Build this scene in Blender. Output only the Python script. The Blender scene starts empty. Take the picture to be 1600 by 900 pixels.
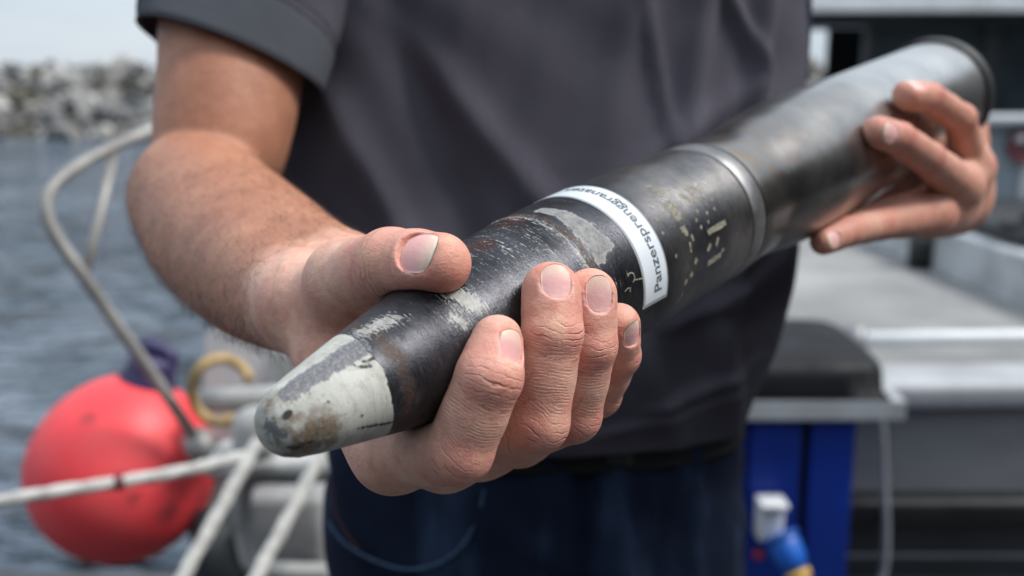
import bpy, bmesh, math, random
import numpy as np
from mathutils import Matrix, Vector
random.seed(7); rng = np.random.default_rng(7)
SC = bpy.context.scene
COL = SC.collection

# ------------------------------------------------------------------ camera, world, sun, exposure
PITCH = math.radians(11.6); CAMH = 1.30; F = 1555.0
CP, SP = math.cos(PITCH), math.sin(PITCH)
cam_d = bpy.data.cameras.new('camera'); cam = bpy.data.objects.new('camera', cam_d); COL.objects.link(cam)
cam.location = (0, 0, CAMH); cam.rotation_euler = (math.pi/2 - PITCH, 0, 0)
cam_d.sensor_width = 36; cam_d.lens = 36*F/1600; cam_d.clip_start = .02; cam_d.clip_end = 5000
cam_d.dof.use_dof = True; cam_d.dof.focus_distance = .372; cam_d.dof.aperture_fstop = 6.5
SC.camera = cam
SUN_EL, SUN_AZ = 54, 98          # azimuth measured from +y (view direction) to +x (right); behind-right is > 90
w = bpy.data.worlds.new("World"); SC.world = w; w.use_nodes = True
nt = w.node_tree; nt.nodes.clear()
def wn(t, **k):
    n = nt.nodes.new(t)
    for a, b in k.items(): setattr(n, a, b)
    return n
o = wn('ShaderNodeOutputWorld'); bg = wn('ShaderNodeBackground'); sky = wn('ShaderNodeTexSky')
sky.sky_type = 'NISHITA'; sky.sun_disc = False; sky.sun_elevation = math.radians(SUN_EL); sky.sun_rotation = math.radians(SUN_AZ)
mix = wn('ShaderNodeMix', data_type='RGBA'); tc = wn('ShaderNodeTexCoord'); mp = wn('ShaderNodeMapping'); ns = wn('ShaderNodeTexNoise')
mp.inputs['Scale'].default_value = (1.2, 1.2, 5); ns.inputs['Scale'].default_value = 2.2; ns.inputs['Detail'].default_value = 6
rp = wn('ShaderNodeValToRGB'); rp.color_ramp.elements[0].position = .25; rp.color_ramp.elements[1].position = .7
rp.color_ramp.elements[0].color = (5.6, 6.7, 7.9, 1); rp.color_ramp.elements[1].color = (7.8, 8.6, 9.4, 1)
mix.inputs[0].default_value = .88
L = nt.links.new
L(tc.outputs['Generated'], mp.inputs[0]); L(mp.outputs[0], ns.inputs[0]); L(ns.outputs[0], rp.inputs[0])
sx = wn('ShaderNodeSeparateXYZ'); L(tc.outputs['Generated'], sx.inputs[0]); mr_ = wn('ShaderNodeMapRange'); mr_.inputs[1].default_value = 0; mr_.inputs[2].default_value = 1; mr_.inputs[3].default_value = .88; mr_.inputs[4].default_value = 1.9; L(sx.outputs[2], mr_.inputs[0])
vm = wn('ShaderNodeVectorMath', operation='SCALE'); L(rp.outputs[0], vm.inputs[0]); L(mr_.outputs[0], vm.inputs['Scale'])      # an overcast sky is brighter overhead
L(sky.outputs[0], mix.inputs[6]); L(vm.outputs[0], mix.inputs[7]); L(mix.outputs[2], bg.inputs[0]); L(bg.outputs[0], o.inputs[0])
bg.inputs[1].default_value = .094
sd = bpy.data.lights.new('sun', 'SUN'); sun = bpy.data.objects.new('sun', sd); COL.objects.link(sun)
sd.energy = 3.3; sd.angle = math.radians(18); sd.color = (1, .965, .92)
e, a = math.radians(SUN_EL), math.radians(SUN_AZ)
sdir = Vector((math.cos(e)*math.sin(a), math.cos(e)*math.cos(a), math.sin(e)))
sun.rotation_euler = sdir.to_track_quat('Z', 'Y').to_euler(); sun.location = (3, -2, 6)
SC.view_settings.view_transform = 'Standard'; SC.view_settings.look = 'None'; SC.view_settings.gamma = 1
SC.view_settings.exposure = 0.14

# ------------------------------------------------------------------ helpers
A3 = np.array
def c2w(p):                       # place given as right / up / forward of the camera stand -> world metres
    p = np.asarray(p, float)
    return np.stack([p[..., 0], p[..., 2]*CP + p[..., 1]*SP, CAMH - p[..., 2]*SP + p[..., 1]*CP], -1)
def cv(v):
    v = np.asarray(v, float); return np.stack([v[..., 0], v[..., 2]*CP + v[..., 1]*SP, -v[..., 2]*SP + v[..., 1]*CP], -1)
def Q(x, y, z): return A3([(x-800)/F*z, (450-y)/F*z, z])
def QW(x, y, z): return c2w(Q(x, y, z))
def mesh_from(name, V, Fc, smooth=True, loc=(0, 0, 0)):
    me = bpy.data.meshes.new(name)
    V = np.asarray(V, float) - A3(loc, float)
    me.from_pydata(V.tolist(), [], [tuple(f) for f in Fc]) if not isinstance(Fc, np.ndarray) else fast(me, V, Fc)
    me.update()
    if smooth: me.polygons.foreach_set('use_smooth', [True]*len(me.polygons))
    return me
def fast(me, V, Fc):
    n = Fc.shape[1]
    me.vertices.add(len(V)); me.vertices.foreach_set('co', V.astype(np.float32).ravel())
    me.loops.add(Fc.size); me.loops.foreach_set('vertex_index', Fc.astype(np.int32).ravel())
    me.polygons.add(len(Fc)); me.polygons.foreach_set('loop_start', np.arange(0, Fc.size, n, dtype=np.int32))
    me.update(calc_edges=True)
def attr(me, name, vals):
    at = me.attributes.new(name, 'FLOAT', 'POINT'); at.data.foreach_set('value', np.asarray(vals, np.float32))
def link(name, me, mat, parent=None, kind=None):
    ob = bpy.data.objects.new(name, me); COL.objects.link(ob)
    if mat is not None and me is not None: me.materials.append(getattr(mat, 'm', mat))
    if parent is not None: ob.parent = parent
    if kind: ob['kind'] = kind
    return ob
def thing(name, label, cat, loc=(0, 0, 0), group=None):
    ob = bpy.data.objects.new(name, None); COL.objects.link(ob); ob.location = [float(v) for v in loc]; ob.empty_display_size = .05
    ob['label'] = label; ob['category'] = cat
    if group: ob['group'] = group
    return ob
def tag(ob, label, cat, group=None):
    ob['label'] = label; ob['category'] = cat
    if group: ob['group'] = group
    return ob
def part(name, VF, mat, parent, smooth=True, kind=None):
    """vertices given in world metres, stored relative to the parent chain"""
    loc = A3([0., 0, 0]); q = parent
    while q is not None: loc = loc + A3(q.location); q = q.parent
    me = mesh_from(name, VF[0], VF[1], smooth, loc)
    return link(name, me, mat, parent, kind)
def merge(*vfs):
    V, Fc, n = [], [], 0
    for v, f in vfs:
        V += [tuple(q) for q in v]; Fc += [tuple(i+n for i in g) for g in f]; n += len(v)
    return V, Fc
def box(c, s, bev=0.0, rot=None):
    bm = bmesh.new(); bmesh.ops.create_cube(bm, size=1)
    for v in bm.verts: v.co = Vector((v.co.x*s[0], v.co.y*s[1], v.co.z*s[2]))
    if bev: bmesh.ops.bevel(bm, geom=list(bm.edges), offset=bev, segments=2, affect='EDGES', profile=.6)
    if rot: bmesh.ops.rotate(bm, verts=bm.verts, matrix=Matrix.Rotation(rot[1], 3, rot[0]))
    V = [(v.co + Vector(c)) for v in bm.verts]; bm.verts.index_update(); Fc = [tuple(v.index for v in f.verts) for f in bm.faces]; bm.free()
    return V, Fc
def cat(pts, n=8, closed=False):
    pts = np.asarray(pts, float); out = []; N = len(pts)
    for i in range(N if closed else N-1):
        if closed: a, b, c, d = (pts[(i+j) % N] for j in (-1, 0, 1, 2))
        else: a, b, c, d = pts[max(i-1, 0)], pts[i], pts[i+1], pts[min(i+2, N-1)]
        for k in range(n):
            t = k/n; out.append(.5*((2*b)+(-a+c)*t+(2*a-5*b+4*c-d)*t*t+(-a+3*b-3*c+d)*t**3))
    if not closed: out.append(pts[-1])
    return np.array(out)
def tube(pts, r, n=12, closed=False, caps=True):
    pts = np.asarray(pts, float); N = len(pts); r = np.broadcast_to(r, (N,))
    T = np.gradient(pts, axis=0)
    if closed: T = np.roll(pts, -1, 0)-np.roll(pts, 1, 0)
    T /= np.linalg.norm(T, axis=1)[:, None]+1e-12
    u = np.cross(T[0], [0.13, .2, 1.]); u /= np.linalg.norm(u); V = []
    for i in range(N):
        u = u-T[i]*(u@T[i]); u /= np.linalg.norm(u); b = np.cross(T[i], u)
        for k in range(n):
            g = 2*math.pi*k/n; V.append(pts[i]+r[i]*(math.cos(g)*u+math.sin(g)*b))
    Fc = []
    for i in range(N if closed else N-1):
        for k in range(n):
            j = (i+1) % N; Fc.append((i*n+k, i*n+(k+1) % n, j*n+(k+1) % n, j*n+k))
    if caps and not closed: Fc += [tuple(range(n))[::-1], tuple((N-1)*n+k for k in range(n))]
    return V, Fc
def lathe(prof, O, D, e1, e2, n=64, th0=0, th1=360):
    """prof: (s, r) list along axis D from O"""
    V, Fc = [], []; full = (th1-th0) >= 360; m = n if full else n+1
    for s, r in prof:
        for k in range(m):
            t = math.radians(th0+(th1-th0)*k/n); V.append(O+D*s+r*(math.cos(t)*e1+math.sin(t)*e2))
    for i in range(len(prof)-1):
        for k in range(n):
            k2 = (k+1) % m if full else k+1
            Fc.append((i*m+k, (i+1)*m+k, (i+1)*m+k2, i*m+k2))
    return V, Fc

# ---- materials
class M:
    def __init__(s, name, col=(.5, .5, .5), rough=.5, metal=0., spec=.5):
        s.m = bpy.data.materials.new(name); s.m.use_nodes = True; s.t = s.m.node_tree; s.b = s.t.nodes['Principled BSDF']
        s.b.inputs['Base Color'].default_value = (*col, 1); s.b.inputs['Roughness'].default_value = rough
        s.b.inputs['Metallic'].default_value = metal; s.b.inputs['Specular IOR Level'].default_value = spec
        s.tc = None
    def n(s, t, **k):
        x = s.t.nodes.new(t)
        for a, b in k.items(): setattr(x, a, b)
        return x
    def l(s, a, b): s.t.links.new(a, b)
    def noise(s, scale, detail=4, rough=.55, coord='Object', stretch=None, src=None, dist=0):
        if s.tc is None: s.tc = s.n('ShaderNodeTexCoord')
        n = s.n('ShaderNodeTexNoise'); n.inputs['Scale'].default_value = scale; n.inputs['Detail'].default_value = detail
        n.inputs['Roughness'].default_value = rough; n.inputs['Distortion'].default_value = dist
        c = src or s.tc.outputs[coord]
        if stretch:
            mp = s.n('ShaderNodeMapping'); mp.inputs['Scale'].default_value = stretch; s.l(c, mp.inputs[0]); c = mp.outputs[0]
        s.l(c, n.inputs['Vector']); return n.outputs['Fac']
    def ramp(s, fac, p0, p1, c0=(0, 0, 0), c1=(1, 1, 1)):
        r = s.n('ShaderNodeValToRGB'); r.color_ramp.elements[0].position = p0; r.color_ramp.elements[1].position = p1
        r.color_ramp.elements[0].color = (*c0, 1); r.color_ramp.elements[1].color = (*c1, 1); s.l(fac, r.inputs[0]); return r.outputs[0]
    def mr(s, v, a, b, c=0., d=1., smooth=False):
        r = s.n('ShaderNodeMapRange'); r.inputs[1].default_value = a; r.inputs[2].default_value = b; r.inputs[3].default_value = c; r.inputs[4].default_value = d
        if smooth: r.interpolation_type = 'SMOOTHSTEP'
        s.l(v, r.inputs[0]); return r.outputs[0]
    def mix(s, fac, a, b, mode='MIX'):
        x = s.n('ShaderNodeMix', data_type='RGBA', blend_type=mode)
        for i, v in ((0, fac), (6, a), (7, b)):
            if isinstance(v, (int, float)): x.inputs[i].default_value = v
            elif isinstance(v, tuple): x.inputs[i].default_value = (*v, 1)
            else: s.l(v, x.inputs[i])
        return x.outputs[2]
    def math(s, op, a, b=None, c=None):
        x = s.n('ShaderNodeMath', operation=op)
        for i, v in enumerate((a, b, c)):
            if v is None: continue
            if isinstance(v, (int, float)): x.inputs[i].default_value = v
            else: s.l(v, x.inputs[i])
        return x.outputs[0]
    def at(s, name): x = s.n('ShaderNodeAttribute', attribute_name=name); return x.outputs['Fac']
    def sep(s, src): x = s.n('ShaderNodeSeparateXYZ'); s.l(src, x.inputs[0]); return x.outputs
    def comb(s, a, b, c):
        x = s.n('ShaderNodeCombineXYZ')
        for i, v in enumerate((a, b, c)):
            if isinstance(v, (int, float)): x.inputs[i].default_value = v
            else: s.l(v, x.inputs[i])
        return x.outputs[0]
    def col(s, c): s.l(c, s.b.inputs['Base Color']); return s
    def rgh(s, c): s.l(c, s.b.inputs['Roughness']); return s
    def bump(s, h, dist=.001, strength=1.0):
        x = s.n('ShaderNodeBump'); x.inputs['Distance'].default_value = dist; x.inputs['Strength'].default_value = strength
        s.l(h, x.inputs['Height'])
        if s.b.inputs['Normal'].is_linked: s.l(s.b.inputs['Normal'].links[0].from_socket, x.inputs['Normal'])
        s.l(x.outputs[0], s.b.inputs['Normal']); return s
def simple(name, col, rough=.5, metal=0, var=.25, scale=8, bump=0, bscale=40, spec=.5):
    m = M(name, col, rough, metal, spec); n = m.noise(scale, 5)
    d = tuple(c*(1-var) for c in col); g = tuple(min(1, c*(1+var)) for c in col)
    m.col(m.ramp(n, .3, .7, d, g)); m.rgh(m.mr(m.noise(scale*2.3, 4), .3, .7, max(0.03, rough-.1), min(1, rough+.1)))
    if bump: m.bump(m.noise(bscale, 5), bump)
    return m.m

# ================================================================== WATER, BREAKWATER, DECKS
mw = M('sea_water', (.035, .055, .07), .12, spec=.5)
mw.b.inputs['IOR'].default_value = 1.33
mw.col(mw.ramp(mw.noise(.4, 3), .3, .7, (.06, .085, .115), (.17, .205, .25)))
mw.bump(mw.noise(2.2, 4, .6, stretch=(.6, 1.3, 1)), .42, 1.0); mw.bump(mw.noise(.55, 3, stretch=(.6, 1.3, 1)), 1.8, 1.0)
V = [(-600, -30, -1), (600, -30, -1), (600, 2500, -1), (-600, 2500, -1)]
link('sea', mesh_from('sea', V, [(0, 1, 2, 3)], False), mw.m, kind='structure')

def rock_mesh(i):
    bm = bmesh.new(); bmesh.ops.create_icosphere(bm, subdivisions=2, radius=1)
    r = np.random.default_rng(50+i)
    pl = [(Vector(r.normal(size=3)).normalized(), r.uniform(.5, .8)) for _ in range(9)]
    for v in bm.verts:
        for n, d in pl:
            k = v.co.dot(n)
            if k > d: v.co -= n*(k-d)
        v.co *= 1+.05*r.normal()
    me = bpy.data.meshes.new('rock'); bm.to_mesh(me); bm.free(); return me
rock_cols = [((.16, .15, .14), (.36, .345, .32)), ((.36, .345, .32), (.60, .58, .55)), ((.08, .075, .055), (.20, .185, .14)), ((.10, .10, .10), (.25, .245, .24))]
rock_ms = []
for i, (a_, b_) in enumerate(rock_cols):
    a_, b_ = tuple(v*.72 for v in a_), tuple(v*.74 for v in b_)
    m = M('boulder_stone', a_, .9); m.col(m.ramp(m.noise(1.6, 8, .65), .32, .68, a_, b_)); m.bump(m.noise(5, 6), .05); rock_ms.append(m.m)
rocks = [rock_mesh(i) for i in range(8)]
for i, me in enumerate(rocks): me.materials.append(rock_ms[i % 4])
bwl = A3([-17.0, 42.5, -1.0])
brk = thing('breakwater', 'long grey boulder breakwater across the water behind the man', 'breakwater', bwl)
core = []
xs = np.linspace(-34, 40, 75); prof = [(0, -.3), (2.3, 1.9), (3.5, 2.95), (6.5, 2.95), (9, -.4)]
V = [(x, 42.6+py+rng.normal()*.1, -1+pz*.93+rng.normal()*.07) for x in xs for py, pz in prof]
Fc = [(i*5+j, (i+1)*5+j, (i+1)*5+j+1, i*5+j+1) for i in range(len(xs)-1) for j in range(4)]
part('rubble_core', (V, Fc), rock_ms[3], brk, False)
def put_rock(x, yy, z, s, j):
    ob = bpy.data.objects.new('boulder', rocks[j]); COL.objects.link(ob); ob.parent = brk
    ob.location = Vector((x, yy, z))-Vector(bwl); ob.scale = (s*random.uniform(.9, 1.35), s*random.uniform(.8, 1.1), s*random.uniform(.6, .95))
    ob.rotation_euler = (random.uniform(-.6, .6), random.uniform(-.6, .6), random.uniform(0, 6.28))
spots = []
for row in range(8):
    t = row/7
    x = -25.4
    while x < -13.2:
        s = random.choice((.28, .38, .50, .64))*random.uniform(.85, 1.15)
        spots.append((x, 42.5+3.6*t+random.uniform(-.2, .2), -1.0+2.95*t+random.uniform(-.12, .12), s)); x += s*random.uniform(1.25, 1.7)
random.shuffle(spots)
for k, (x, yy, z, s) in enumerate(spots[:292]): put_rock(x, yy, z, s, random.randrange(8))
VV, FF = [], []
for k in range(900):                                       # the rest of the breakwater: joined rubble
    t = random.random(); x = random.uniform(-34, 40)
    if -25.4 < x < -13.2: continue
    s = random.uniform(.3, .6); me = rocks[k % 8]; R = Matrix.Rotation(random.uniform(0, 6.28), 3, 'Z') @ Matrix.Rotation(random.uniform(-.6, .6), 3, 'X')
    c = Vector((x, 42.5+3.8*t, -1+3.0*t+random.uniform(-.12, .2))); n0 = len(VV)
    for v in me.vertices: VV.append(tuple(R @ Vector((v.co.x*s*1.2, v.co.y*s, v.co.z*s*.8))+c))
    for p in me.polygons: FF.append(tuple(i+n0 for i in p.vertices))
part('boulder_rubble', (VV, FF), rock_ms[0], brk, False, 'stuff')

# own deck under the man's boots
m_deck = simple('dark_deck_rubber', (.045, .045, .048), .6, 0, .25, 3, .002, 60)
link('deck', mesh_from('deck', *box((.9, -.6, -.06), (5.2, 6.2, .12), .008), smooth=False), m_deck, kind='structure')

# dark walls added out of view for the polished case's lower half to mirror
m_unseen = M('unseen_wall_black', (.05, .05, .05), .85); m_unseen.col(m_unseen.ramp(m_unseen.noise(1.2, 6), .3, .7, (.028, .029, .03), (.075, .074, .07)))
link('unseen_wall', mesh_from('unseen_wall', *box((-4.6, -4.9, 1.6), (24, .8, 5.4), .03), smooth=False), m_unseen, kind='structure')
link('unseen_side_wall', mesh_from('unseen_side_wall', *box((7.9, 2.0, 1.7), (.8, 14.6, 5.6), .03), smooth=False), m_unseen, kind='structure')

# ================================================================== NEIGHBOUR WORKBOAT (right)
m_alu = M('brushed_aluminium_plate', (.40, .405, .41), .5, .35)
m_alu.col(m_alu.ramp(m_alu.noise(1.6, 6, .6, stretch=(1, 1, .4)), .3, .7, (.20, .205, .21), (.34, .345, .35))); m_alu.bump(m_alu.noise(90, 3), .0006)
m_white = simple('white_gelcoat', (.66, .67, .68), .35, 0, .1, 4)
m_lgrey = simple('light_grey_paint', (.40, .415, .43), .5, 0, .28, 6)
m_bluegrey = simple('blue_grey_panel', (.22, .27, .31), .5, 0, .25, 2)
m_dark = simple('dark_cabin_side', (.030, .034, .038), .45, 0, .3, 2)
m_black = simple('black_rubber', (.012, .012, .013), .45, 0, .3, 6)
m_hull = M('hull_side', (.25, .26, .27), .55); m_hull.col(m_hull.ramp(m_hull.noise(2.2, 7, .62, stretch=(.6, 1, 1.6)), .28, .72, (.15, .152, .158), (.28, .282, .288)))
m_steel = simple('galvanised_steel', (.34, .335, .325), .5, .4, .3, 20)
m_sdeck = M('worn_deck', (.25, .25, .25), .7); m_sdeck.col(m_sdeck.ramp(m_sdeck.noise(1.6, 8, .65), .3, .72, (.13, .13, .128), (.32, .315, .305))); m_sdeck.bump(m_sdeck.noise(70, 3), .002)
WB = A3([2.0, 5.0, 0.0])
boat = thing('workboat', 'grey aluminium workboat moored beside the deck on the right, dark wheelhouse', 'boat', WB)
part('hull', box((2.9, 5.73, -.25), (4.6, 6.5, 1.5), .01), m_hull, boat, False)
part('deck_plate', box((2.9, 5.8, .506), (4.5, 6.3, .03), .004), m_sdeck, boat, False)
part('gunwale', box((2.9, 2.60, .515), (4.4, .21, .07), .02, ('Z', .035)), simple('worn_white_gunwale', (.38, .385, .395), .5, 0, .25, 5), boat)
part('lower_hull', box((2.9, 2.70, -.42), (4.62, .46, 1.16), .008), m_dark, boat, False)
part('rubbing_strake', box((2.9, 2.452, .205), (4.5, .08, .075), .02), m_black, boat)
for z0 in (-.2, .06): part('hull_seam', box((2.9, 2.474, z0), (4.5, .012, .012), .003), m_alu.m, boat)
rl = part('guard_rail', tube([(.72, 2.62, .615), (1.2, 2.64, .618), (2.0, 2.66, .622), (4.8, 2.72, .63)], .021, 14), m_white, boat)
for x in (.93, 2.1, 3.3): part('rail_post', tube([(x, 2.63, .54), (x, 2.635, .618)], .013, 10), m_steel, boat)
part('coupling', tube([(.93, 2.60, .575), (.93, 2.62, .655)], .03, 12), m_alu.m, boat)
# coaming box on the far right of the deck, with mats on top
part('coaming', box((2.35, 3.95, .605), (1.10, 2.7, .20), .015, ('Z', .03)), m_lgrey, boat, False)
part('coaming_sticker', box((1.823, 3.62, .62), (.004, .15, .07), .001), simple('yellow_sticker', (.62, .58, .30), .5), boat, False)
part('coaming_sticker', box((1.825, 3.42, .625), (.004, .12, .05), .001), simple('pink_sticker', (.55, .36, .36), .5), boat, False)
part('rubber_mat', box((2.25, 4.15, .735), (.75, 1.1, .07), .02), m_black, boat)
hb = cat([(1.98+.14*math.cos(t*.7)+.01*t, 3.75+.14*math.sin(t*.7), .755+.004*t) for t in range(24)], 3)
part('hose_coil', tube(hb, .022, 8), m_black, boat)
part('deck_post', tube([(1.755, 4.22, .51), (1.755, 4.22, .70)], .052, 16), m_black, boat)
part('deck_post_cap', tube([(1.755, 4.22, .70), (1.755, 4.22, .712)], .060, 16), m_black, boat)
# side lockers
part('side_locker', box((3.15, 5.4, .80), (1.9, .5, .60), .01), m_bluegrey, boat, False)
part('locker_lid', box((3.12, 5.36, 1.118), (2.0, .62, .034), .01), m_lgrey, boat, False)
for k in range(5): part('locker_rib', box((2.30+k*.34, 5.135, .80), (.04, .03, .52), .006), m_lgrey, boat, False)
# round red and white fitting on the locker
part('lifebuoy', tube([(2.60+.055*math.cos(t), 5.10, .985+.055*math.sin(t)) for t in np.linspace(0, 2*math.pi, 25)[:-1]], .03, 12, closed=True), simple('faded_red_plastic', (.13, .025, .035), .6), boat)
part('lifebuoy_band', box((2.565, 5.08, 1.025), (.04, .065, .04), .012), m_lgrey, boat)
# wheelhouse
wx0, wx1, wy = 2.40, 6.0, 7.6
part('wheelhouse_roof', box((4.0, 8.9, 2.02), (4.8, 3.4, .36), .03), m_lgrey, boat, False)
part('roof_lip', box((4.0, 7.175, 1.83), (4.8, .07, .09), .02), m_white, boat, False)
part('wheelhouse_floor', box((4.55, 8.6, .78), (3.8, 2.6, .5), .02), m_dark, boat, False)
part('gunwale_far', box((2.2, 7.35, 1.02), (1.3, .3, .10), .02), m_white, boat, False)
for (x, wd) in ((2.66, .10), (3.55, .13), (4.28, .26), (5.3, .14), (6.0, .12)):
    part('window_post', box((x, wy, 1.42), (wd, .10, .79), .015), m_dark, boat, False)
m_gl = M('dark_glass', (.02, .028, .033), .08, spec=.6); m_gl.b.inputs['Transmission Weight'].default_value = 0.0
m_gl.col(m_gl.ramp(m_gl.noise(1.3, 3), .3, .7, (.016, .024, .03), (.07, .09, .10)))
for (x0, x1) in ((2.71, 3.485), (3.615, 4.15), (4.41, 5.23), (5.37, 5.94)):
    part('window_pane', box(((x0+x1)/2, wy+.01, 1.42), (x1-x0, .012, .75), 0), m_gl.m, boat, False)
part('window_header', box((4.0, wy-.01, 1.765), (4.4, .12, .09), .01), m_dark, boat, False)
part('window_sill', box((4.35, wy-.02, 1.055), (3.45, .14, .06), .01), m_bluegrey, boat, False)
part('cabin_rear_wall', box((4.6, 9.9, 1.42), (3.1, .06, .8), 0), m_dark, boat, False)
part('instrument_console', box((4.6, 8.1, 1.2), (1.2, .4, .3), .03), m_bluegrey, boat, False)
# grey cable hanging from the rail
cb = cat([(.93, 2.585, .60), (.945, 2.46, .52), (.955, 2.40, .30), (.965, 2.38, .12), (.945, 2.36, .03), (.85, 2.28, .012)], 8)
tag(link('cable', mesh_from('cable', *tube(cb, .010, 10)), simple('grey_cable', (.20, .205, .22), .5)), 'thin grey cable hanging down the hull side beside the blue cabinet', 'cable')

# ================================================================== BLUE CABINET with cushion and plug
m_blue = simple('royal_blue_paint', (.003, .028, .25), .45, 0, .2, 5, spec=.3)
cab = thing('cabinet', 'royal blue cabinet with pale metal top standing behind the man', 'cabinet', (.55, 2.15, 0))
part('carcass', box((.545, 2.17, .31), (.33, .34, .62), .006), simple('dark_gap', (.003, .004, .015), .6), cab, False)
part('door', box((.674, 1.990, .31), (.092, .024, .61), .004), m_blue, cab, False)
part('door', box((.553, 1.990, .31), (.108, .024, .61), .004), m_blue, cab, False)
part('door', box((.436, 1.990, .31), (.110, .024, .61), .004), m_blue, cab, False)
part('top_slab', box((.575, 2.16, .642), (.47, .42, .045), .006), m_lgrey, cab, False)
part('side_panel', box((.722, 2.17, .31), (.012, .34, .61), .003), m_blue, cab, False)
def cushion():
    V = []; nx, ny = 30, 24; w_ = nx+1
    for j in range(ny+1):
        for i in range(nx+1):
            u, v = math.sin((i/nx*2-1)*math.pi/2), math.sin((j/ny*2-1)*math.pi/2)
            q = max(1-(abs(u)**7+abs(v)**7), 0)
            V.append((.545+.235*u+.018*(v+1)*.5, 2.165+.215*v, .666+.080*q**.20+.010*math.exp(-((u-.1)**2+v*v)*2)))
    n0 = len(V); V += [(.55, 2.165, .6655)]
    Fc = [(j*w_+i, j*w_+i+1, (j+1)*w_+i+1, (j+1)*w_+i) for j in range(ny) for i in range(nx)]
    return V, Fc
m_cush = simple('black_vinyl', (.007, .007, .009), .62, 0, .2, 6, .001, 30, .25)
cu = link('seat_cushion', mesh_from('seat_cushion', *cushion()), m_cush)
tag(cu, 'black vinyl seat cushion lying on top of the blue cabinet', 'cushion')
SX = .545
part('socket', box((SX-.004, 1.955, .400), (.054, .05, .080), .008), m_white, cab)
part('socket_lid', box((SX-.004, 1.94, .446), (.058, .06, .012), .004), m_white, cab)
plug = thing('power_plug', 'blue industrial plug with yellow collar pushed into the white socket', 'plug', (SX+.02, 1.92, .36))
ax0 = A3([SX+.012, 1.93, .380]); ax1 = A3([SX+.043, 1.887, .312]); dd = ax1-ax0
m_bp = simple('blue_plastic', (.008, .09, .40), .4)
part('plug_body', tube([ax0, ax0+dd*.25, ax0+dd*.6, ax0+dd*.95], [.030, .036, .033, .025], 20), m_bp, plug)
part('plug_flange', tube([ax0+dd*.02, ax0+dd*.12], [.040, .040], 20), m_bp, plug)
part('collar', tube([ax0+dd*.93, ax0+dd*1.13], [.027, .026], 20), simple('yellow_plastic', (.55, .33, .05), .45), plug)
part('cord', tube(cat([ax0+dd*1.1, ax0+dd*1.4, ax0+dd*1.7+A3([0, 0, -.04]), ax0+dd*1.8+A3([.0, -.02, -.2])], 5), .018, 12), m_lgrey, plug)
part('indicator', box((SX-.03, 1.925, .335), (.02, .01, .018), .003), simple('red_plastic', (.35, .02, .02), .4), cab)

# ================================================================== LEFT SIDE: railing, buoy, rope, mooring gear
m_rail = simple('rusty_grey_rail', (.30, .285, .265), .5, .3, .30, 14)
rp_ = [QW(262, 188, 1.95), QW(235, 205, 1.9), QW(185, 226, 1.83), QW(125, 258, 1.75), QW(88, 286, 1.7), QW(73, 318, 1.68), QW(84, 362, 1.68), QW(128, 428, 1.7), QW(180, 503, 1.75), QW(235, 580, 1.8), QW(312, 695, 1.88)]
rail = thing('handrail', 'bent grey metal handrail rising over the water at the left', 'handrail', rp_[-1])
part('rail_tube', tube(cat(rp_, 8), .0108, 14), m_rail, rail)
part('rail_strut', tube([QW(181, 228, 1.83), QW(160, 320, 1.77), QW(133, 430, 1.71)], .0085, 12), m_rail, rail)
part('rail_foot', tube([QW(303, 682, 1.87), QW(322, 712, 1.9)], [.026, .032], 14), m_steel, rail)
# buoy
BC = QW(190, 737, 2.0); BR = .181
m_red = M('buoy_red_vinyl', (.80, .03, .035), .42)
m_red.b.inputs['Subsurface Weight'].default_value = 0
sp = m_red.noise(7, 3); st = m_red.noise(3, 6, .7)
c1 = m_red.mix(m_red.mr(st, .45, .75), (.82, .045, .055), (.76, .10, .105))
c2 = m_red.mix(m_red.mr(m_red.at('spot'), .1, 1.1, 0, .75), c1, (.08, .02, .03))
m_red.col(c2); m_red.rgh(m_red.mr(st, .3, .7, .38, .6))
axb = A3([.30, .12, .95]); axb /= np.linalg.norm(axb); b1 = np.cross(axb, [0, 1, 0]); b1 /= np.linalg.norm(b1); b2 = np.cross(axb, b1)
pr = []
for t in np.linspace(0, 1, 34):
    g = math.pi*t*.93; s = -math.cos(g)*BR; r = math.sin(g)*BR
    if t > .62: r = r*(1) ; s += .018*((t-.62)/.38)
    pr.append((s, max(r, .0005)))
pr[-1] = (pr[-1][0], .034)
buoy = thing('buoy', 'round red mooring buoy hanging above the water', 'buoy', BC)
ob = part('float', lathe(pr, BC, axb, b1, b2, 56), m_red.m, buoy)
vs = np.empty(len(ob.data.vertices)*3); ob.data.vertices.foreach_get('co', vs); vs = vs.reshape(-1, 3)+BC
spot = np.zeros(len(vs))
camp = A3([0, 0, CAMH])
for (x, y, r) in ((206, 779, .007), (264, 802, .011), (178, 752, .006), (140, 655, .008)):
    d = QW(x, y, 1)-camp; d /= np.linalg.norm(d); q = camp-BC; b_ = q@d; t = -b_-math.sqrt(max(b_*b_-(q@q-BR*BR), 0)); h = camp+d*t
    spot = np.maximum(spot, np.clip(1.6-np.linalg.norm(vs-h, axis=1)/r*.55, 0, 1))
attr(ob.data, 'spot', spot)
m_purple = simple('blue_buoy_neck', (.030, .024, .085), .55)
nk = BC+axb*BR*.93
part('neck', lathe([(-.012, .052), (.006, .060), (.03, .054), (.052, .046), (.066, .048), (.078, .038), (.08, .0)], nk, axb, b1, b2, 28), m_purple, buoy)
part('eye', tube([nk+axb*(.080+.014*math.sin(t))+b1*.034*math.cos(t) for t in np.linspace(0, 2*math.pi, 21)[:-1]], .015, 10, closed=True), m_purple, buoy)
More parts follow.
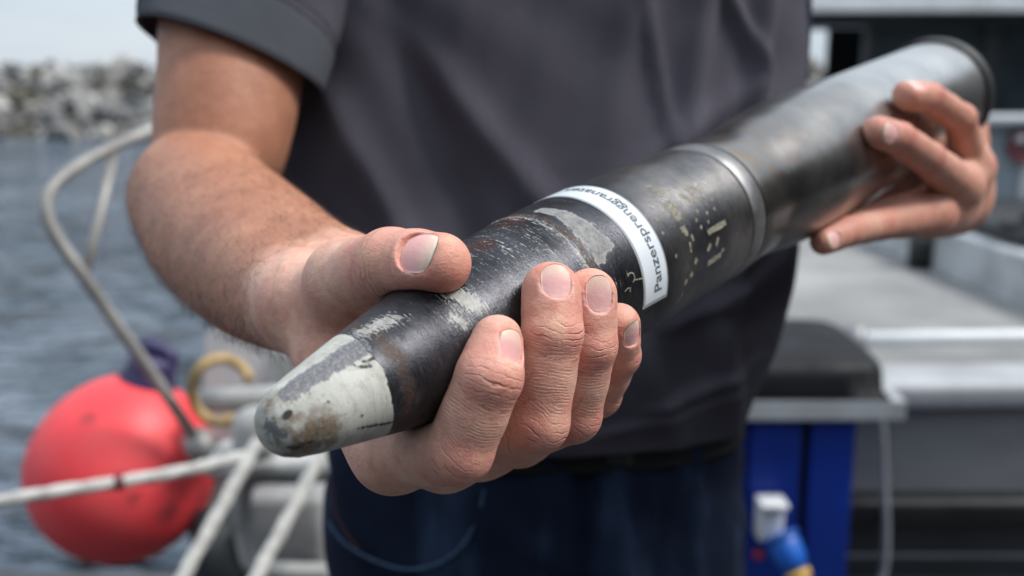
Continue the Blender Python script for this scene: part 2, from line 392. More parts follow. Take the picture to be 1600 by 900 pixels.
def rope(name, pts, r, mat, label):
    P_ = cat(pts, 26); V, Fc = tube(P_, r, 12, caps=True)
    V = np.array(V).reshape(len(P_), 12, 3); C_ = P_[:, None, :]; ln = np.cumsum(np.r_[0, np.linalg.norm(np.diff(P_, axis=0), axis=1)])
    k = 1+.10*np.cos(3*(np.arange(12)[None, :]/12*2*math.pi)+ln[:, None]/(r*5.5)*2*math.pi)
    V = C_+(V-C_)*k[..., None]
    return link(name, mesh_from(name, V.reshape(-1, 3), Fc), mat), P_
m_rope = simple('white_rope', (.50, .49, .46), .8, 0, .25, 60, .001, 300)
r1, _ = rope('mooring_rope', [QW(-260, 835, 1.45), QW(0, 783, 1.5), QW(110, 765, 1.53), QW(190, 753, 1.56), QW(290, 735, 1.6), QW(385, 712, 1.66)], .0098, m_rope, '')
tag(r1, 'white rope stretched horizontally in front of the red buoy', 'rope')
tp = part('rope_marker', tube([QW(180, 756, 1.555), QW(193, 753, 1.56)], .0118, 12), simple('dark_red_tape', (.10, .01, .02), .5), r1)
r2, _ = rope('mooring_rope', [QW(404, 688, 1.62), QW(345, 795, 1.56), QW(283, 905, 1.5), QW(230, 1000, 1.45)], .0110, m_rope, '')
tag(r2, 'left one of the two slanting white ropes beside the buoy', 'rope', 'slanting white ropes')
r3, _ = rope('mooring_rope', [QW(512, 690, 1.62), QW(455, 800, 1.56), QW(398, 905, 1.5), QW(350, 1000, 1.45)], .0110, m_rope, '')
tag(r3, 'right one of the two slanting white ropes, nearest the jeans', 'rope', 'slanting white ropes')
# rubble/pale hull piece behind him on the left, with bollard, ring and pipe frame
m_conc = M('weathered_pale_metal', (.3, .3, .3), .6); m_conc.col(m_conc.ramp(m_conc.noise(7, 7, .7), .3, .7, (.13, .13, .135), (.36, .36, .355)))
m_wp = simple('weathered_pale_paint', (.36, .36, .35), .6, 0, .45, 14, .001, 60)
sb = thing('mooring_bracket', 'weathered grey mooring bracket with pipes behind the shell nose', 'bracket', QW(420, 800, 2.1))
pv = [QW(*q) for q in ((322, 520, 2.15), (520, 520, 2.15), (560, 960, 1.95), (300, 960, 1.95))]
pb = [q+A3([0, .10, 0]) for q in pv]
part('back_plate', (pv+pb, [(0, 3, 2, 1), (4, 5, 6, 7), (0, 1, 5, 4), (1, 2, 6, 5), (2, 3, 7, 6), (3, 0, 4, 7)]), m_conc.m, sb, False)
part('cross_pipe', tube([QW(316, 627, 1.9), QW(420, 622, 1.9), QW(520, 618, 1.9)], .024, 16), m_wp, sb)
part('bollard', lathe([(-.02, 0), (-.02, .034), (0, .040), (.030, .040), (.05, .034), (.060, .016), (.062, 0)], QW(400, 690, 1.72), cv(A3([0., 1, -.1])), A3([1., 0, 0]), cv(A3([0., .1, 1])), 28), m_wp, sb)
part('bollard_base', box(QW(440, 715, 1.75), (.24, .12, .03), .01), m_wp, sb)
part('pipe_frame', tube(cat([QW(520, 738, 1.8), QW(470, 742, 1.8), QW(412, 742, 1.8), QW(386, 752, 1.8), QW(378, 785, 1.8), QW(384, 850, 1.8), QW(408, 888, 1.8), QW(520, 895, 1.8)], 6), .017, 14), m_wp, sb)
part('side_tank', box(QW(455, 820, 1.95), (.15, .10, .16), .02), m_conc.m, sb)
part('pale_gusset', box(QW(455, 590, 1.98), (.11, .06, .14), .015, ('Y', .4)), m_wp, sb)
part('drum', tube([QW(345, 800, 2.0), QW(345, 920, 1.95)], .06, 20), m_dark, sb)
ring_c = A3([346, 610.]); rv = [QW(ring_c[0]+46*math.cos(g), ring_c[1]-50*math.sin(g), 1.82+.02*math.sin(g*2)) for g in np.radians(np.linspace(18, 300, 30))]
rg = link('shackle', mesh_from('shackle', *tube(rv, .010, 12)), simple('yellowed_rusty_ring', (.42, .28, .12), .6, .1, .35, 30))
tag(rg, 'open yellow-brown rusty ring hanging round the pale pipe', 'shackle')
part('shackle_tip', tube([QW(352, 655, 1.83), QW(378, 652, 1.84)], .009, 10), simple('yellowed_rusty_ring', (.42, .28, .12), .6, .1, .35, 30), rg)

# ================================================================== SHELL (the round he holds)
PP = A3([-.055, -.035, .338]); D = A3([.607, .292, .739]); D /= np.linalg.norm(D)
e1 = A3([0, 1., 0]); e1 -= D*(e1@D); e1 /= np.linalg.norm(e1); e2 = np.cross(D, e1)
if e2[2] > 0: e2 = -e2
PS = A3([-37, -36.7, -36, -34.5, -32, -28, -20, -10, 5, 15, 30, 50, 70, 85, 100, 120, 150, 240])/1e3
PR = A3([0, 2.6, 5.2, 7.8, 9.9, 11.9, 14.0, 16.1, 19.2, 21.3, 24.4, 28.3, 31.6, 33.7, 35.2, 36.5, 37.3, 37.5])/1e3
def rs(s): return np.interp(s, PS, PR)
def rs_all(s): return np.interp(s, [*PS, .256, .29, .324, .36, .45, .66, .677], [*PR, .0373, .0362, .0405, .0436, .0442, .0446, .0474])
Ow, Dw, E1, E2 = c2w(PP), cv(D), cv(e1), cv(e2)
SH = lambda prof, n=160, **k: lathe(prof, Ow, Dw, E1, E2, n, **k)
shell = thing('artillery_shell', 'long dark artillery round with pale chipped nose held in both hands', 'shell', Ow)
def sh_part(name, prof, mat, n=160, kind=None, parent=shell):
    VF = SH(prof, n); ob = part(name, (VF[0], VF[1]), mat, parent)
    S_ = np.repeat([p[0] for p in prof], n); TH = np.tile(np.arange(n)*360./n, len(prof))
    attr(ob.data, 'S', S_*1e3); pa = A3(prof); al = np.cumsum(np.r_[0, np.hypot(*np.diff(pa, axis=0).T)]); attr(ob.data, 'A', np.repeat(al, n)*1e3); TH = np.where(TH > 180, TH-360, TH); attr(ob.data, 'CT', np.cos(np.radians(TH))); attr(ob.data, 'ST', np.sin(np.radians(TH)))
    return ob, S_*1e3, TH
def pdist(S_, W_, poly, closed=True):        # signed distance (mm, inside > 0) to polygon in (s, w) space
    P_ = A3(poly, float); d = np.full(S_.shape, 1e9); ins = np.zeros(S_.shape, bool); n = len(P_)
    for i in range(n if closed else n-1):
        a_, b_ = P_[i], P_[(i+1) % n]; ab = b_-a_; t = np.clip(((S_-a_[0])*ab[0]+(W_-a_[1])*ab[1])/(ab@ab+1e-9), 0, 1)
        d = np.minimum(d, np.hypot(S_-a_[0]-t*ab[0], W_-a_[1]-t*ab[1]))
        if closed:
            c = ((a_[1] > W_) != (b_[1] > W_)) & (S_ < (b_[0]-a_[0])*(W_-a_[1])/(b_[1]-a_[1]+1e-12)+a_[0]); ins ^= c
    return np.where(ins, d, -d) if closed else -d
def M_shell():
    m = M('blued_steel_with_wear', (.03, .032, .037), .4, .6)
    s, ct, stt = m.at('S'), m.at('CT'), m.at('ST')
    m.noise(1); vec = m.tc.outputs['Object']
    lathe_v = m.comb(m.math('MULTIPLY', m.at('A'), .001), m.math('MULTIPLY', ct, .0025), m.math('MULTIPLY', stt, .0025))   # streaks run round the body
    fine = m.noise(900, 5, .7, src=vec); mid = m.noise(260, 6, .7, src=vec); big = m.noise(42, 5, .6, src=vec)
    streak = m.noise(1500, 4, .75, src=lathe_v); streak2 = m.noise(420, 4, .7, src=lathe_v)
    base = m.mix(m.mr(big, .35, .68), (.022, .022, .026), (.088, .088, .100))
    rear = m.mr(s, 150, 175); base = m.mix(m.math('MULTIPLY', rear, m.mr(mid, .3, .6, .45, .8)), base, m.mix(m.mr(big, .4, .6), (.17, .165, .165), (.28, .255, .235)))
    base = m.mix(m.math('MULTIPLY', m.mr(m.at('blk'), -3, 3), .5), base, (.030, .034, .055))
    base = m.mix(m.math('MULTIPLY', m.mr(streak, .45, .8), .38), base, (.13, .125, .12))
    rust_n = m.math('ADD', m.at('rust'), m.mr(mid, .25, .75, -1.3, 1.3)); rustm = m.mr(rust_n, -.6, .9)
    rustc = m.mix(m.mr(fine, .35, .7), (.028, .017, .013), (.080, .046, .036)); base = m.mix(m.math('MULTIPLY', rustm, .9), base, rustc)
    base = m.mix(m.mr(m.at('redrust'), -1.0, 1.0), base, (.085, .032, .027))
    # scratched-bare specks: sparse
    sp1 = m.math('GREATER_THAN', m.math('ADD', fine, m.math('MULTIPLY', m.mr(big, .3, .7), .05)), .69)
    base = m.mix(m.math('MULTIPLY', sp1, .55), base, (.38, .37, .33))
    # scuffs: attribute + streak noise
    sc = m.math('ADD', m.at('scuff'), m.math('ADD', m.mr(streak, .3, .7, -4.4, 3.4), m.mr(fine, .3, .7, -3.0, 2.6)))
    scm = m.mr(sc, -.3, .5); scc = m.mix(m.mr(mid, .3, .7), (.20, .20, .19), (.50, .49, .45)); base = m.mix(m.math('MULTIPLY', scm, .85), base, scc)
    tp = m.math('ADD', m.at('tape'), m.mr(mid, .3, .7, -1.2, 1.2)); tpm = m.mr(tp, -.15, .35)
    edge = m.mr(m.math('ABSOLUTE', tp), 0, 1.1, 1, 0)
    tpc = m.mix(m.mr(mid, .35, .65), (.10, .10, .112), (.24, .235, .225)); tpc = m.mix(m.math('MULTIPLY', m.mr(fine, .45, .65), .5), tpc, (.34, .32, .28)); tpc = m.mix(m.math('MULTIPLY', edge, .5), tpc, (.46, .44, .38)); base = m.mix(tpm, base, tpc)
    # paint on the nose
    pn = m.math('ADD', m.at('paint'), m.math('ADD', m.mr(mid, .3, .7, -.55, .55), m.mr(streak, .3, .7, -.5, .5)))
    pm = m.mr(pn, -.12, .14)
    pc = m.mix(m.mr(big, .35, .65), (.37, .37, .335), (.53, .525, .475)); pc = m.mix(m.math('MULTIPLY', m.mr(streak2, .5, .85), .7), pc, (.20, .19, .16))
    pc = m.mix(m.math('MULTIPLY', m.mr(mid, .50, .66), .45), pc, (.25, .20, .14)); pc = m.mix(m.math('MULTIPLY', m.mr(streak, .52, .72), .35), pc, (.55, .55, .50)); pc = m.mix(m.math('MULTIPLY', m.mr(m.math('ABSOLUTE', pn), 0, .5, 1, 0), .6), pc, (.55, .54, .47)); pc = m.mix(m.mr(fine, .66, .72), pc, (.07, .06, .05))
    br = m.math('ADD', m.at('brown'), m.mr(mid, .3, .7, -3.4, 3.4)); brm = m.mr(br, -1.6, 3.6)
    pc = m.mix(m.math('MULTIPLY', brm, .9), pc, m.mix(m.mr(m.math('ADD', fine, m.math('MULTIPLY', mid, .7)), .68, 1.0), (.035, .021, .012), (.22, .145, .09)))
    ck = m.math('ADD', m.at('crack'), m.mr(fine, .3, .7, -.55, .55)); pc = m.mix(m.mr(ck, -.75, -.25), pc, (.025, .02, .015))
    base = m.mix(pm, base, pc)
    gp = m.math('ADD', m.at('chip'), m.math('ADD', m.mr(fine, .3, .7, -1.0, 1.0), m.mr(mid, .3, .7, -1.1, 1.1)))
    gm = m.mr(gp, -.2, .3); gc = m.mix(m.mr(fine, .4, .65), (.10, .098, .11), (.24, .235, .235)); base = m.mix(gm, base, gc)
    m.col(base)
    cover = m.math('MAXIMUM', m.math('MAXIMUM', pm, tpm), m.math('MAXIMUM', m.math('MULTIPLY', scm, .8), m.math('MULTIPLY', rustm, .7)))
    m.l(m.mr(cover, 0, 1, .88, 0.), m.b.inputs['Metallic'])
    m.rgh(m.math('ADD', m.mr(cover, 0, 1, .31, .62), m.mr(streak, .3, .7, -.07, .09)))
    h = m.math('ADD', m.math('MULTIPLY', pm, 1.0), m.math('ADD', m.math('MULTIPLY', streak, .55), m.math('ADD', m.math('MULTIPLY', fine, .45), m.math('MULTIPLY', m.math('ADD', gm, tpm), .3))))
    m.bump(h, .00032, 1.0)
    return m.m
mshell = M_shell()
hole_s, hole_w = HOLE = (-31.0, 0)
def proj_prof():
    s = list(np.concatenate([PS[:8], np.arange(-.008, .112, .0012)]))
    out = [(v, float(rs(v))) for v in s]
    # crimp groove with bright lip where the front band starts
    out = [q for q in out if q[0] < .1018]+[(.1020, .0356), (.1026, .0357), (.1032, .0349), (.1046, .0349), (.1052, .0355)]
    out += [(float(v), float(rs(v))) for v in np.arange(.106, .2385, .0014)]
    return out
prf = proj_prof()
pb_, S_, TH = sh_part('projectile', prf, mshell, 260)
W_ = np.radians(TH)*rs(S_/1e3)*1e3        # mm round the body, 0 at the top, + toward the camera
MS = SHELL_MARKS = {}
def L2(pts): return [(s, math.radians(t)*float(rs(s/1e3))*1e3) for s, t in pts]
pedge = [(-60, -170), (4.6, -170), (4.3, -10), (3.4, 15), (1.5, 46), (1.9, 61), (1.2, 83), (1.7, 107), (2.7, 128), (4.1, 151), (4.6, 180), (-60, 180)]
attr(pb_.data, 'paint', np.interp(TH, [-180, -10, 15, 46, 61, 83, 107, 128, 151, 180], [4.6, 4.3, 3.4, 1.5, 1.9, 1.2, 1.7, 2.7, 4.1, 4.6])-S_)
chip = pdist(S_, W_, L2([(-30, -5), (-28.6, 5), (-21.8, 6.4), (-12.7, 15.6), (-4.1, 12.5), (2.8, 17.8), (6, 25), (3.8, 32), (2.3, 44.2), (-3, 41.9), (-7.9, 40.2), (-14, 44.1), (-19.2, 41), (-25.7, 46.6), (-27.5, 42), (-31, 30)]))
nose_mask = pdist(S_, W_, L2([(-34.9, 112), (-33.6, 96), (-35.3, 80), (-35.6, 20), (-36.6, 20), (-36.6, 110)]))
fl = np.maximum(2.0-np.hypot(S_+36.6, W_-3)*.5, 0)-.8
attr(pb_.data, 'chip', np.maximum(chip, np.clip(nose_mask*1.2+.2, -9, 9)))
cl = [L2([(-23.4, 66.6), (-19.4, 68.7), (-18.7, 75.3)]), L2([(-14.9, 81.8), (-12.2, 91.7), (-10, 102.9)]), L2([(-30.8, 120.7), (-27, 117), (-24.5, 119)]), L2([(-17, 115), (-10.1, 118.9), (2, 126.2)]), L2([(-5.5, 38.9), (-4.9, 49.5), (-1, 55.4)]), L2([(-2, 47), (1.5, 50)]), L2([(-34, 120), (-31, 132), (-29, 126)])]
attr(pb_.data, 'crack', np.max([pdist(S_, W_, c, False) for c in cl], 0)); attr(pb_.data, 'blk', pdist(S_, W_, L2([(180, 66), (212, 62), (213, 112), (172, 118)])))
bb = lambda s, t, r: r-np.hypot(S_-s, W_-math.radians(t)*rs(s/1e3)*1e3)
attr(pb_.data, 'brown', np.maximum.reduce([bb(-27, 95, 7.0), bb(-31, 108, 5), bb(-29, 128, 6), bb(-21, 106, 4.5), bb(-24, 74, 3.5), bb(-32, 10, 3.5), bb(-34, 75, 3.0), bb(-22, 128, 4)]))
attr(pb_.data, 'scuff', .25+np.maximum.reduce([pdist(S_, W_, L2([(2, 10), (6, 5), (19, 16), (22, 30), (16, 30), (6, 25)])), pdist(S_, W_, L2([(38, 24), (44, 26), (49, 42), (50, 60), (44, 60), (39, 45)])), pdist(S_, W_, L2([(33, 52), (38, 50), (40, 64), (35, 66)]))-.3, pdist(S_, W_, L2([(101.9, -20), (102.9, -20), (102.9, 95), (101.9, 95)]))+.5, pdist(S_, W_, [(60, -5), (110, -5), (110, 42), (60, 30)])*.05-2.6]))
attr(pb_.data, 'tape', pdist(S_, W_, L2([(110.5, 6), (116, 8), (119.2, 24), (120.5, 42), (121.9, 54), (123, 62), (119, 65), (114.9, 65), (112.5, 70), (108, 68), (109.2, 56), (108.2, 42), (111, 24)])))
attr(pb_.data, 'rust', np.maximum(4.0-np.abs(S_-8.5), 3.2-np.abs(S_-105.5)*1.3)*.5-.6)
attr(pb_.data, 'redrust', np.maximum(bb(74, 10, 5.5), np.maximum(bb(97, 2, 7), bb(105, -8, 5)))*.45)
# fuse screw hole in the painted tip
def on_shell(s, th, off=0.0, R=None):
    s = np.asarray(s, float); th = np.radians(np.asarray(th, float)); r = (rs(s) if R is None else R)+off
    return Ow+Dw*s[..., None]+r[..., None]*(np.cos(th)[..., None]*E1+np.sin(th)[..., None]*E2)
hc = on_shell(A3(-.0322), A3(55.), .00005); g0 = on_shell(A3(-.0305), A3(55.), 0)-on_shell(A3(-.0335), A3(55.), 0); g0 /= np.linalg.norm(g0)
g1 = on_shell(A3(-.0322), A3(65.), 0)-on_shell(A3(-.0322), A3(45.), 0); g1 /= np.linalg.norm(g1); gn = np.cross(g0, g1); gn /= np.linalg.norm(gn)
if gn@(camp-hc) < 0: gn = -gn
ringp = [hc+g0*.0017*math.cos(t)+g1*.00115*math.sin(t)+gn*.0002 for t in np.linspace(0, 2*math.pi, 25)[:-1]]
part('screw_hole', ([hc+gn*.0001]+ringp, [(0, i+1, (i+1) % 24+1) for i in range(24)]), simple('dark_hole', (.02, .02, .018), .7), shell)
# cartridge case
def M_case():
    m = M('bare_steel_case', (.3, .3, .3), .35, 1.0)
    s, ct, stt = m.at('S'), m.at('CT'), m.at('ST')
    vec = m.comb(m.math('MULTIPLY', s, .001), m.math('MULTIPLY', ct, .04), m.math('MULTIPLY', stt, .04))
    lv = m.comb(m.math('MULTIPLY', s, .001), m.math('MULTIPLY', ct, .004), m.math('MULTIPLY', stt, .004))
    big = m.noise(26, 6, .6, src=vec); mid = m.noise(90, 6, .65, src=vec); stk = m.noise(500, 4, .7, src=lv)
    c = m.mix(m.mr(big, .35, .68), (.20, .188, .178), (.30, .283, .265)); c = m.mix(m.mr(s, 330, 520), c, m.mix(m.mr(big, .3, .7), (.50, .485, .465), (.68, .66, .635)))  # paler base colour towards the rim paints in the bright reflection there
    c = m.mix(m.math('MULTIPLY', m.mr(stk, .35, .75), .3), c, (.18, .18, .18))
    neck = m.mr(s, 255, 345, .8, 0); c = m.mix(m.math('MULTIPLY', m.math('MULTIPLY', neck, m.mr(mid, .42, .62)), .7), c, (.30, .18, .10))
    c = m.mix(m.math('MULTIPLY', m.mr(mid, .62, .74), .3), c, (.20, .16, .13))
    c = m.mix(m.math('MULTIPLY', m.mr(m.at('label'), -2.5, 2.5), .30), c, (.13, .13, .13))
    m.col(c); m.rgh(m.math('ADD', m.mr(big, .3, .7, .26, .34), m.math('MULTIPLY', m.mr(m.at('label'), -2.5, 2.5), .1))); m.bump(stk, .00015, .7)
    return m.m
mcase = M_case()
ringm = M_case(); 
cprof = [(.2408, .0372), (.2412, .0358), (.2440, .0357)]
gr_prof = [(.2401, .0358), (.2402, .0369), (.2408, .0373), (.2525, .0376), (.2533, .0372), (.2535, .0358)]
m_groove = simple('groove_black', (.010, .009, .008), .7)  # near-black colour makes the grooves read as dark lines
sh_part('groove', [(.2378, .0374), (.2380, .0362), (.2388, .0359), (.2402, .0359)], m_groove, 128)
sh_part('groove', [(.2533, .0360), (.2542, .0359), (.2552, .0360), (.2560, .0368)], m_groove, 128)
sh_part('driving_band', gr_prof, simple('band_steel', (.22, .215, .215), .48, .85, .3, 60), 160)
sv = list(np.arange(.2558, .66, .006))
cprof = [(.2558, .0368)]+[(v, float(rs_all(v))) for v in sv[1:]]+[(.66, .0446)]
cb_, S2, T2 = sh_part('cartridge_case', cprof, mcase, 128)
W2 = np.radians(T2)*44.
attr(cb_.data, 'label', pdist(S2, W2, [(352, 12), (440, 10), (440, 34), (352, 36)]))
for ob_ in COL.objects:
    if ob_.name.startswith('driving_band'):
        for nm in ('paint', 'chip', 'crack', 'brown', 'scuff', 'tape', 'redrust', 'rust', 'blk'): attr(ob_.data, nm, np.full(len(ob_.data.vertices), -9.))
m_rim = M('dark_rim', (.05, .05, .05), .5, .6)
sh_part('case_rim', [(.6600, .0440), (.6602, .0446), (.6610, .0470), (.6620, .0478), (.6720, .0479), (.6730, .0474), (.6735, .0440), (.6735, .0)], m_rim.m, 96)
# stencilled marks, thin pale paint shapes on the body
m_sten = M('old_stencil_paint', (.42, .38, .25), .8); m_sten.col(m_sten.ramp(m_sten.noise(700, 5, .7), .35, .7, (.07, .066, .055), (.36, .33, .235)))
sb_ = random.Random(3)
def mark(pts, wid):
    """short brush strokes in (s mm, theta deg)"""
    VV_, FF_ = [], []
    for pl in pts:
        P_ = cat(pl, 5) if len(pl) > 2 else np.linspace(pl[0], pl[1], 6)
        for i, (s, t) in enumerate(P_):
            d = P_[min(i+1, len(P_)-1)]-P_[max(i-1, 0)]; d = A3([d[0], d[1]*.654]); d /= np.linalg.norm(d)+1e-9; nn = A3([-d[1], d[0]])
            w_ = wid*(1.0+.45*sb_.random())
            for sg in (-1, 0, 1):
                VV_.append(on_shell(A3((s+nn[0]*w_*sg)/1e3), A3(t+nn[1]*w_*sg/.654), .00007))
            if i: n_ = len(VV_); FF_ += [(n_-6, n_-5, n_-2, n_-3), (n_-5, n_-4, n_-1, n_-2)]
    part('stencil_mark', (VV_, FF_), m_sten.m, shell)
mark([[(172.5, 33), (176.5, 33.5)], [(174.5, 34), (174, 38)]], .7)
mark([[(173, 41), (177, 39.5), (178, 43), (175, 45), (172.5, 42)]], .75)
mark([[(172, 52.5), (176, 52), (177, 56), (173, 58), (171.6, 55), (172, 52.5)]], .9)
mark([[(172.5, 59.5), (176.2, 60.2), (175.8, 64), (172.6, 64.5), (172.4, 60)]], .9)
mark([[(187, 50), (190, 56), (193.5, 60)], [(193.5, 47), (196, 54), (197.5, 62)], [(197.8, 46), (202, 52), (204, 56)]], .8)
mark([[(206, 47), (207, 50)]], .7)
for q in ((190, 66), (200, 64), (206.5, 63), (212, 60), (186, 71), (197, 70), (204.5, 69.5), (195, 76), (187.5, 77)): mark([[(q[0], q[1]), (q[0]+1.2, q[1]+1.2)]], .75)
mark([[(171.5, 73), (175.5, 73.2)], [(173, 75.5), (176, 76.5)]], 1.2)
mark([[(178, 79), (178.5, 84)], [(175, 83), (174.5, 90)]], .6)
mark([[(192.5, 83.5), (198, 83), (205, 83), (210.5, 82.6)]], 1.1)
mark([[(193, 91.5), (189.5, 95.5)], [(201, 90), (198, 95)]], .8)
mark([[(190, 105), (196, 104.5), (203, 103.8)]], 1.1); mark([[(203.5, 101), (206, 101.4)]], .8)
mark([[(179, 96.5), (177, 99.5)]], 1.2); mark([[(175.5, 105.5), (173, 107)], [(170.5, 108), (168.5, 110.5)]], 1.1)
mark([[(170, 118), (167, 123)]], .5)
for q in ((157, 68), (161, 86), (158.5, 58)): mark([[(q[0], q[1]), (q[0]+.8, q[1]+2)]], .7)
mark([[(123, 84), (124.5, 82.5), (127, 83.5), (127.5, 87), (125.5, 89)]], .25); mark([[(127, 88), (134, 90)]], .25); mark([[(119, 92), (122, 91), (123, 94)]], .2)
# sticker with lettering
ST0, ST1 = .1328, .1524
def wrap(a0, a1, s0, s1, off, n=90, thick=.00018):
    V, Fc = [], []
    for i in range(n+1):
        t = a0+(a1-a0)*i/n
        for s, o_ in ((s0, 0), (s0, off), (s1, off), (s1, 0)): V.append(on_shell(A3(s), A3(t), o_))
    for i in range(n):
        for k in range(3): Fc.append((i*4+k, (i+1)*4+k, (i+1)*4+k+1, i*4+k+1))
    Fc += [(0, 1, 2, 3), (n*4+3, n*4+2, n*4+1, n*4)]
    return V, Fc
m_stk = M('laminated_sticker', (.62, .66, .70), .28); m_stk.col(m_stk.ramp(m_stk.noise(60, 3), .3, .7, (.60, .645, .69), (.68, .71, .74)))
m_lam = M('clear_label_edge', (.33, .35, .35), .2)
stk = link('sticker', mesh_from('sticker', *wrap(109, -75, ST0+.0012, ST1-.0012, .00030), smooth=False), m_stk.m, shell)
stk.data.transform(Matrix.Translation(-Vector(Ow)))
lam = part('label_backing', wrap(111.5, -77, ST0, ST1, .00018), m_lam.m, stk, False)
fc = bpy.data.curves.new('lettering', 'FONT'); fc.body = 'Panzersprenggranaten'; fc.size = .0082; fc.space_character = .98; fc.offset = .00010; fc.resolution_u = 3
fo = bpy.data.objects.new('tmp_text', fc); COL.objects.link(fo)
dg = bpy.context.evaluated_depsgraph_get(); tm = bpy.data.meshes.new_from_object(fo.evaluated_get(dg)); bpy.data.objects.remove(fo); 
bm = bmesh.new(); bm.from_mesh(tm); bmesh.ops.triangulate(bm, faces=bm.faces)
bmesh.ops.subdivide_edges(bm, edges=[e_ for e_ in bm.edges if e_.calc_length() > .003], cuts=2)
TV = A3([v.co[:] for v in bm.verts]); bm.verts.index_update(); TF = [tuple(v.index for v in f.verts) for f in bm.faces]; bm.free()
th_t = 104-np.degrees((TV[:, 0])/.0376); s_t = (ST0+ST1)/2+.0040-TV[:, 1]
part('lettering', (on_shell(s_t, th_t, .00040), TF), M('label_ink', (.085, .105, .12), .5).m, stk, False)

# ================================================================== SDF TOOLKIT for skin
class Grid:
    def __init__(g, lo, hi, h):
        g.o = A3(lo, float); g.h = h; g.n = np.ceil((A3(hi)-g.o)/h).astype(int)+1
    def new(g): return np.full(tuple(g.n), .03, np.float32)
    def sub(g, lo, hi):
        a_ = np.clip(np.floor((A3(lo)-g.o)/g.h).astype(int), 0, g.n-1); b_ = np.clip(np.ceil((A3(hi)-g.o)/g.h).astype(int)+1, 0, g.n)
        if (b_ <= a_).any(): return None, None
        sl = tuple(slice(i, j) for i, j in zip(a_, b_))
        ax = [(g.o[k]+g.h*np.arange(a_[k], b_[k])).astype(np.float32) for k in range(3)]
        return sl, (ax[0][:, None, None], ax[1][None, :, None], ax[2][None, None, :])
def smin(a_, b_, k):
    h = np.maximum(k-np.abs(a_-b_), 0)/k; return np.minimum(a_, b_)-h*h*k*.25
def smax(a_, b_, k): return -smin(-a_, -b_, k)
def seg(g, f, a_, b_, ra, rb, k=.003, pad=.012, sub=False):
    a_, b_ = A3(a_, float), A3(b_, float); R = max(ra, rb)+pad
    sl, X = g.sub(np.minimum(a_, b_)-R, np.maximum(a_, b_)+R)
    if sl is None: return
    ab = b_-a_; L_ = float(ab@ab)+1e-12
    px_, py_, pz_ = X[0]-np.float32(a_[0]), X[1]-np.float32(a_[1]), X[2]-np.float32(a_[2])
    t = np.clip((px_*np.float32(ab[0])+py_*np.float32(ab[1])+pz_*np.float32(ab[2]))/np.float32(L_), 0, 1)
    d = np.sqrt((px_-t*np.float32(ab[0]))**2+(py_-t*np.float32(ab[1]))**2+(pz_-t*np.float32(ab[2]))**2)-(np.float32(ra)+t*np.float32(rb-ra))
    f[sl] = smax(f[sl], -d, k) if sub else smin(f[sl], d, k)
def ell(g, f, c, ax, rad, k=.003, pad=.012, sub=False):
    """ax: 3 orthonormal rows, rad: 3 radii"""
    c = A3(c, float); R = max(rad)+pad; sl, X = g.sub(c-R, c+R)
    if sl is None: return
    x, y, z = X[0]-np.float32(c[0]), X[1]-np.float32(c[1]), X[2]-np.float32(c[2]); q = 0; q2 = 0
    for v, r in zip(ax, rad):
        u = x*np.float32(v[0])+y*np.float32(v[1])+z*np.float32(v[2]); q = q+(u/np.float32(r))**2; q2 = q2+(u/np.float32(r*r))**2
    s_ = np.sqrt(q); d = s_*(s_-1)/np.maximum(np.sqrt(q2), 1e-6)
    f[sl] = smax(f[sl], -d, k) if sub else smin(f[sl], d, k)
def chain(g, f, pts, rad, k=.002, n=5):
    P_ = cat(pts, n); r_ = cat(A3(rad)[:, None], n)[:, 0]
    for i in range(len(P_)-1): seg(g, f, P_[i], P_[i+1], r_[i], r_[i+1], k if i == 0 else .0006)
def surfnet(f, g):
    s = f < 0; n = g.n
    c = np.zeros(tuple(n-1), np.uint8)
    for i in (0, 1):
        for j in (0, 1):
            for k in (0, 1): c += s[i:n[0]-1+i, j:n[1]-1+j, k:n[2]-1+k]
    ids = np.argwhere((c > 0) & (c < 8)); idm = np.full(tuple(n-1), -1, np.int32); idm[tuple(ids.T)] = np.arange(len(ids))
    acc = np.zeros((len(ids), 3)); cnt = np.zeros(len(ids))
    for ax in range(3):
        u, v = [q for q in range(3) if q != ax]
        for du in (0, 1):
            for dv in (0, 1):
                o0 = np.zeros(3, int); o0[u] = du; o0[v] = dv; o1 = o0.copy(); o1[ax] = 1
                fa = f[tuple((ids+o0).T)]; fb = f[tuple((ids+o1).T)]; m_ = (fa < 0) != (fb < 0)
                t = np.where(m_, fa/np.where(m_, fa-fb, 1), 0)
                p = o0[None, :]+np.zeros((len(ids), 3)); p[:, ax] += t
                acc[m_] += p[m_]; cnt[m_] += 1
    V = g.o+(ids+acc/cnt[:, None])*g.h
    Q_ = []
    for ax in range(3):
        u, v = [(1, 2), (2, 0), (0, 1)][ax]
        a0 = [slice(0, n[q]-1) for q in range(3)]; a0[u] = slice(1, n[u]-1); a0[v] = slice(1, n[v]-1); a1 = list(a0); a1[ax] = slice(1, n[ax])
        A_, B_ = s[tuple(a0)], s[tuple(a1)]; e_ = np.argwhere(A_ != B_)
        if not len(e_): continue
        dirn = A_[tuple(e_.T)]; e_ = e_.copy(); e_[:, u] += 1; e_[:, v] += 1
        def cid(du, dv): q = e_.copy(); q[:, u] -= du; q[:, v] -= dv; return idm[tuple(q.T)]
        q = np.stack([cid(1, 1), cid(0, 1), cid(0, 0), cid(1, 0)], 1); q[~dirn] = q[~dirn][:, ::-1]; Q_.append(q)
    return V, np.concatenate(Q_)
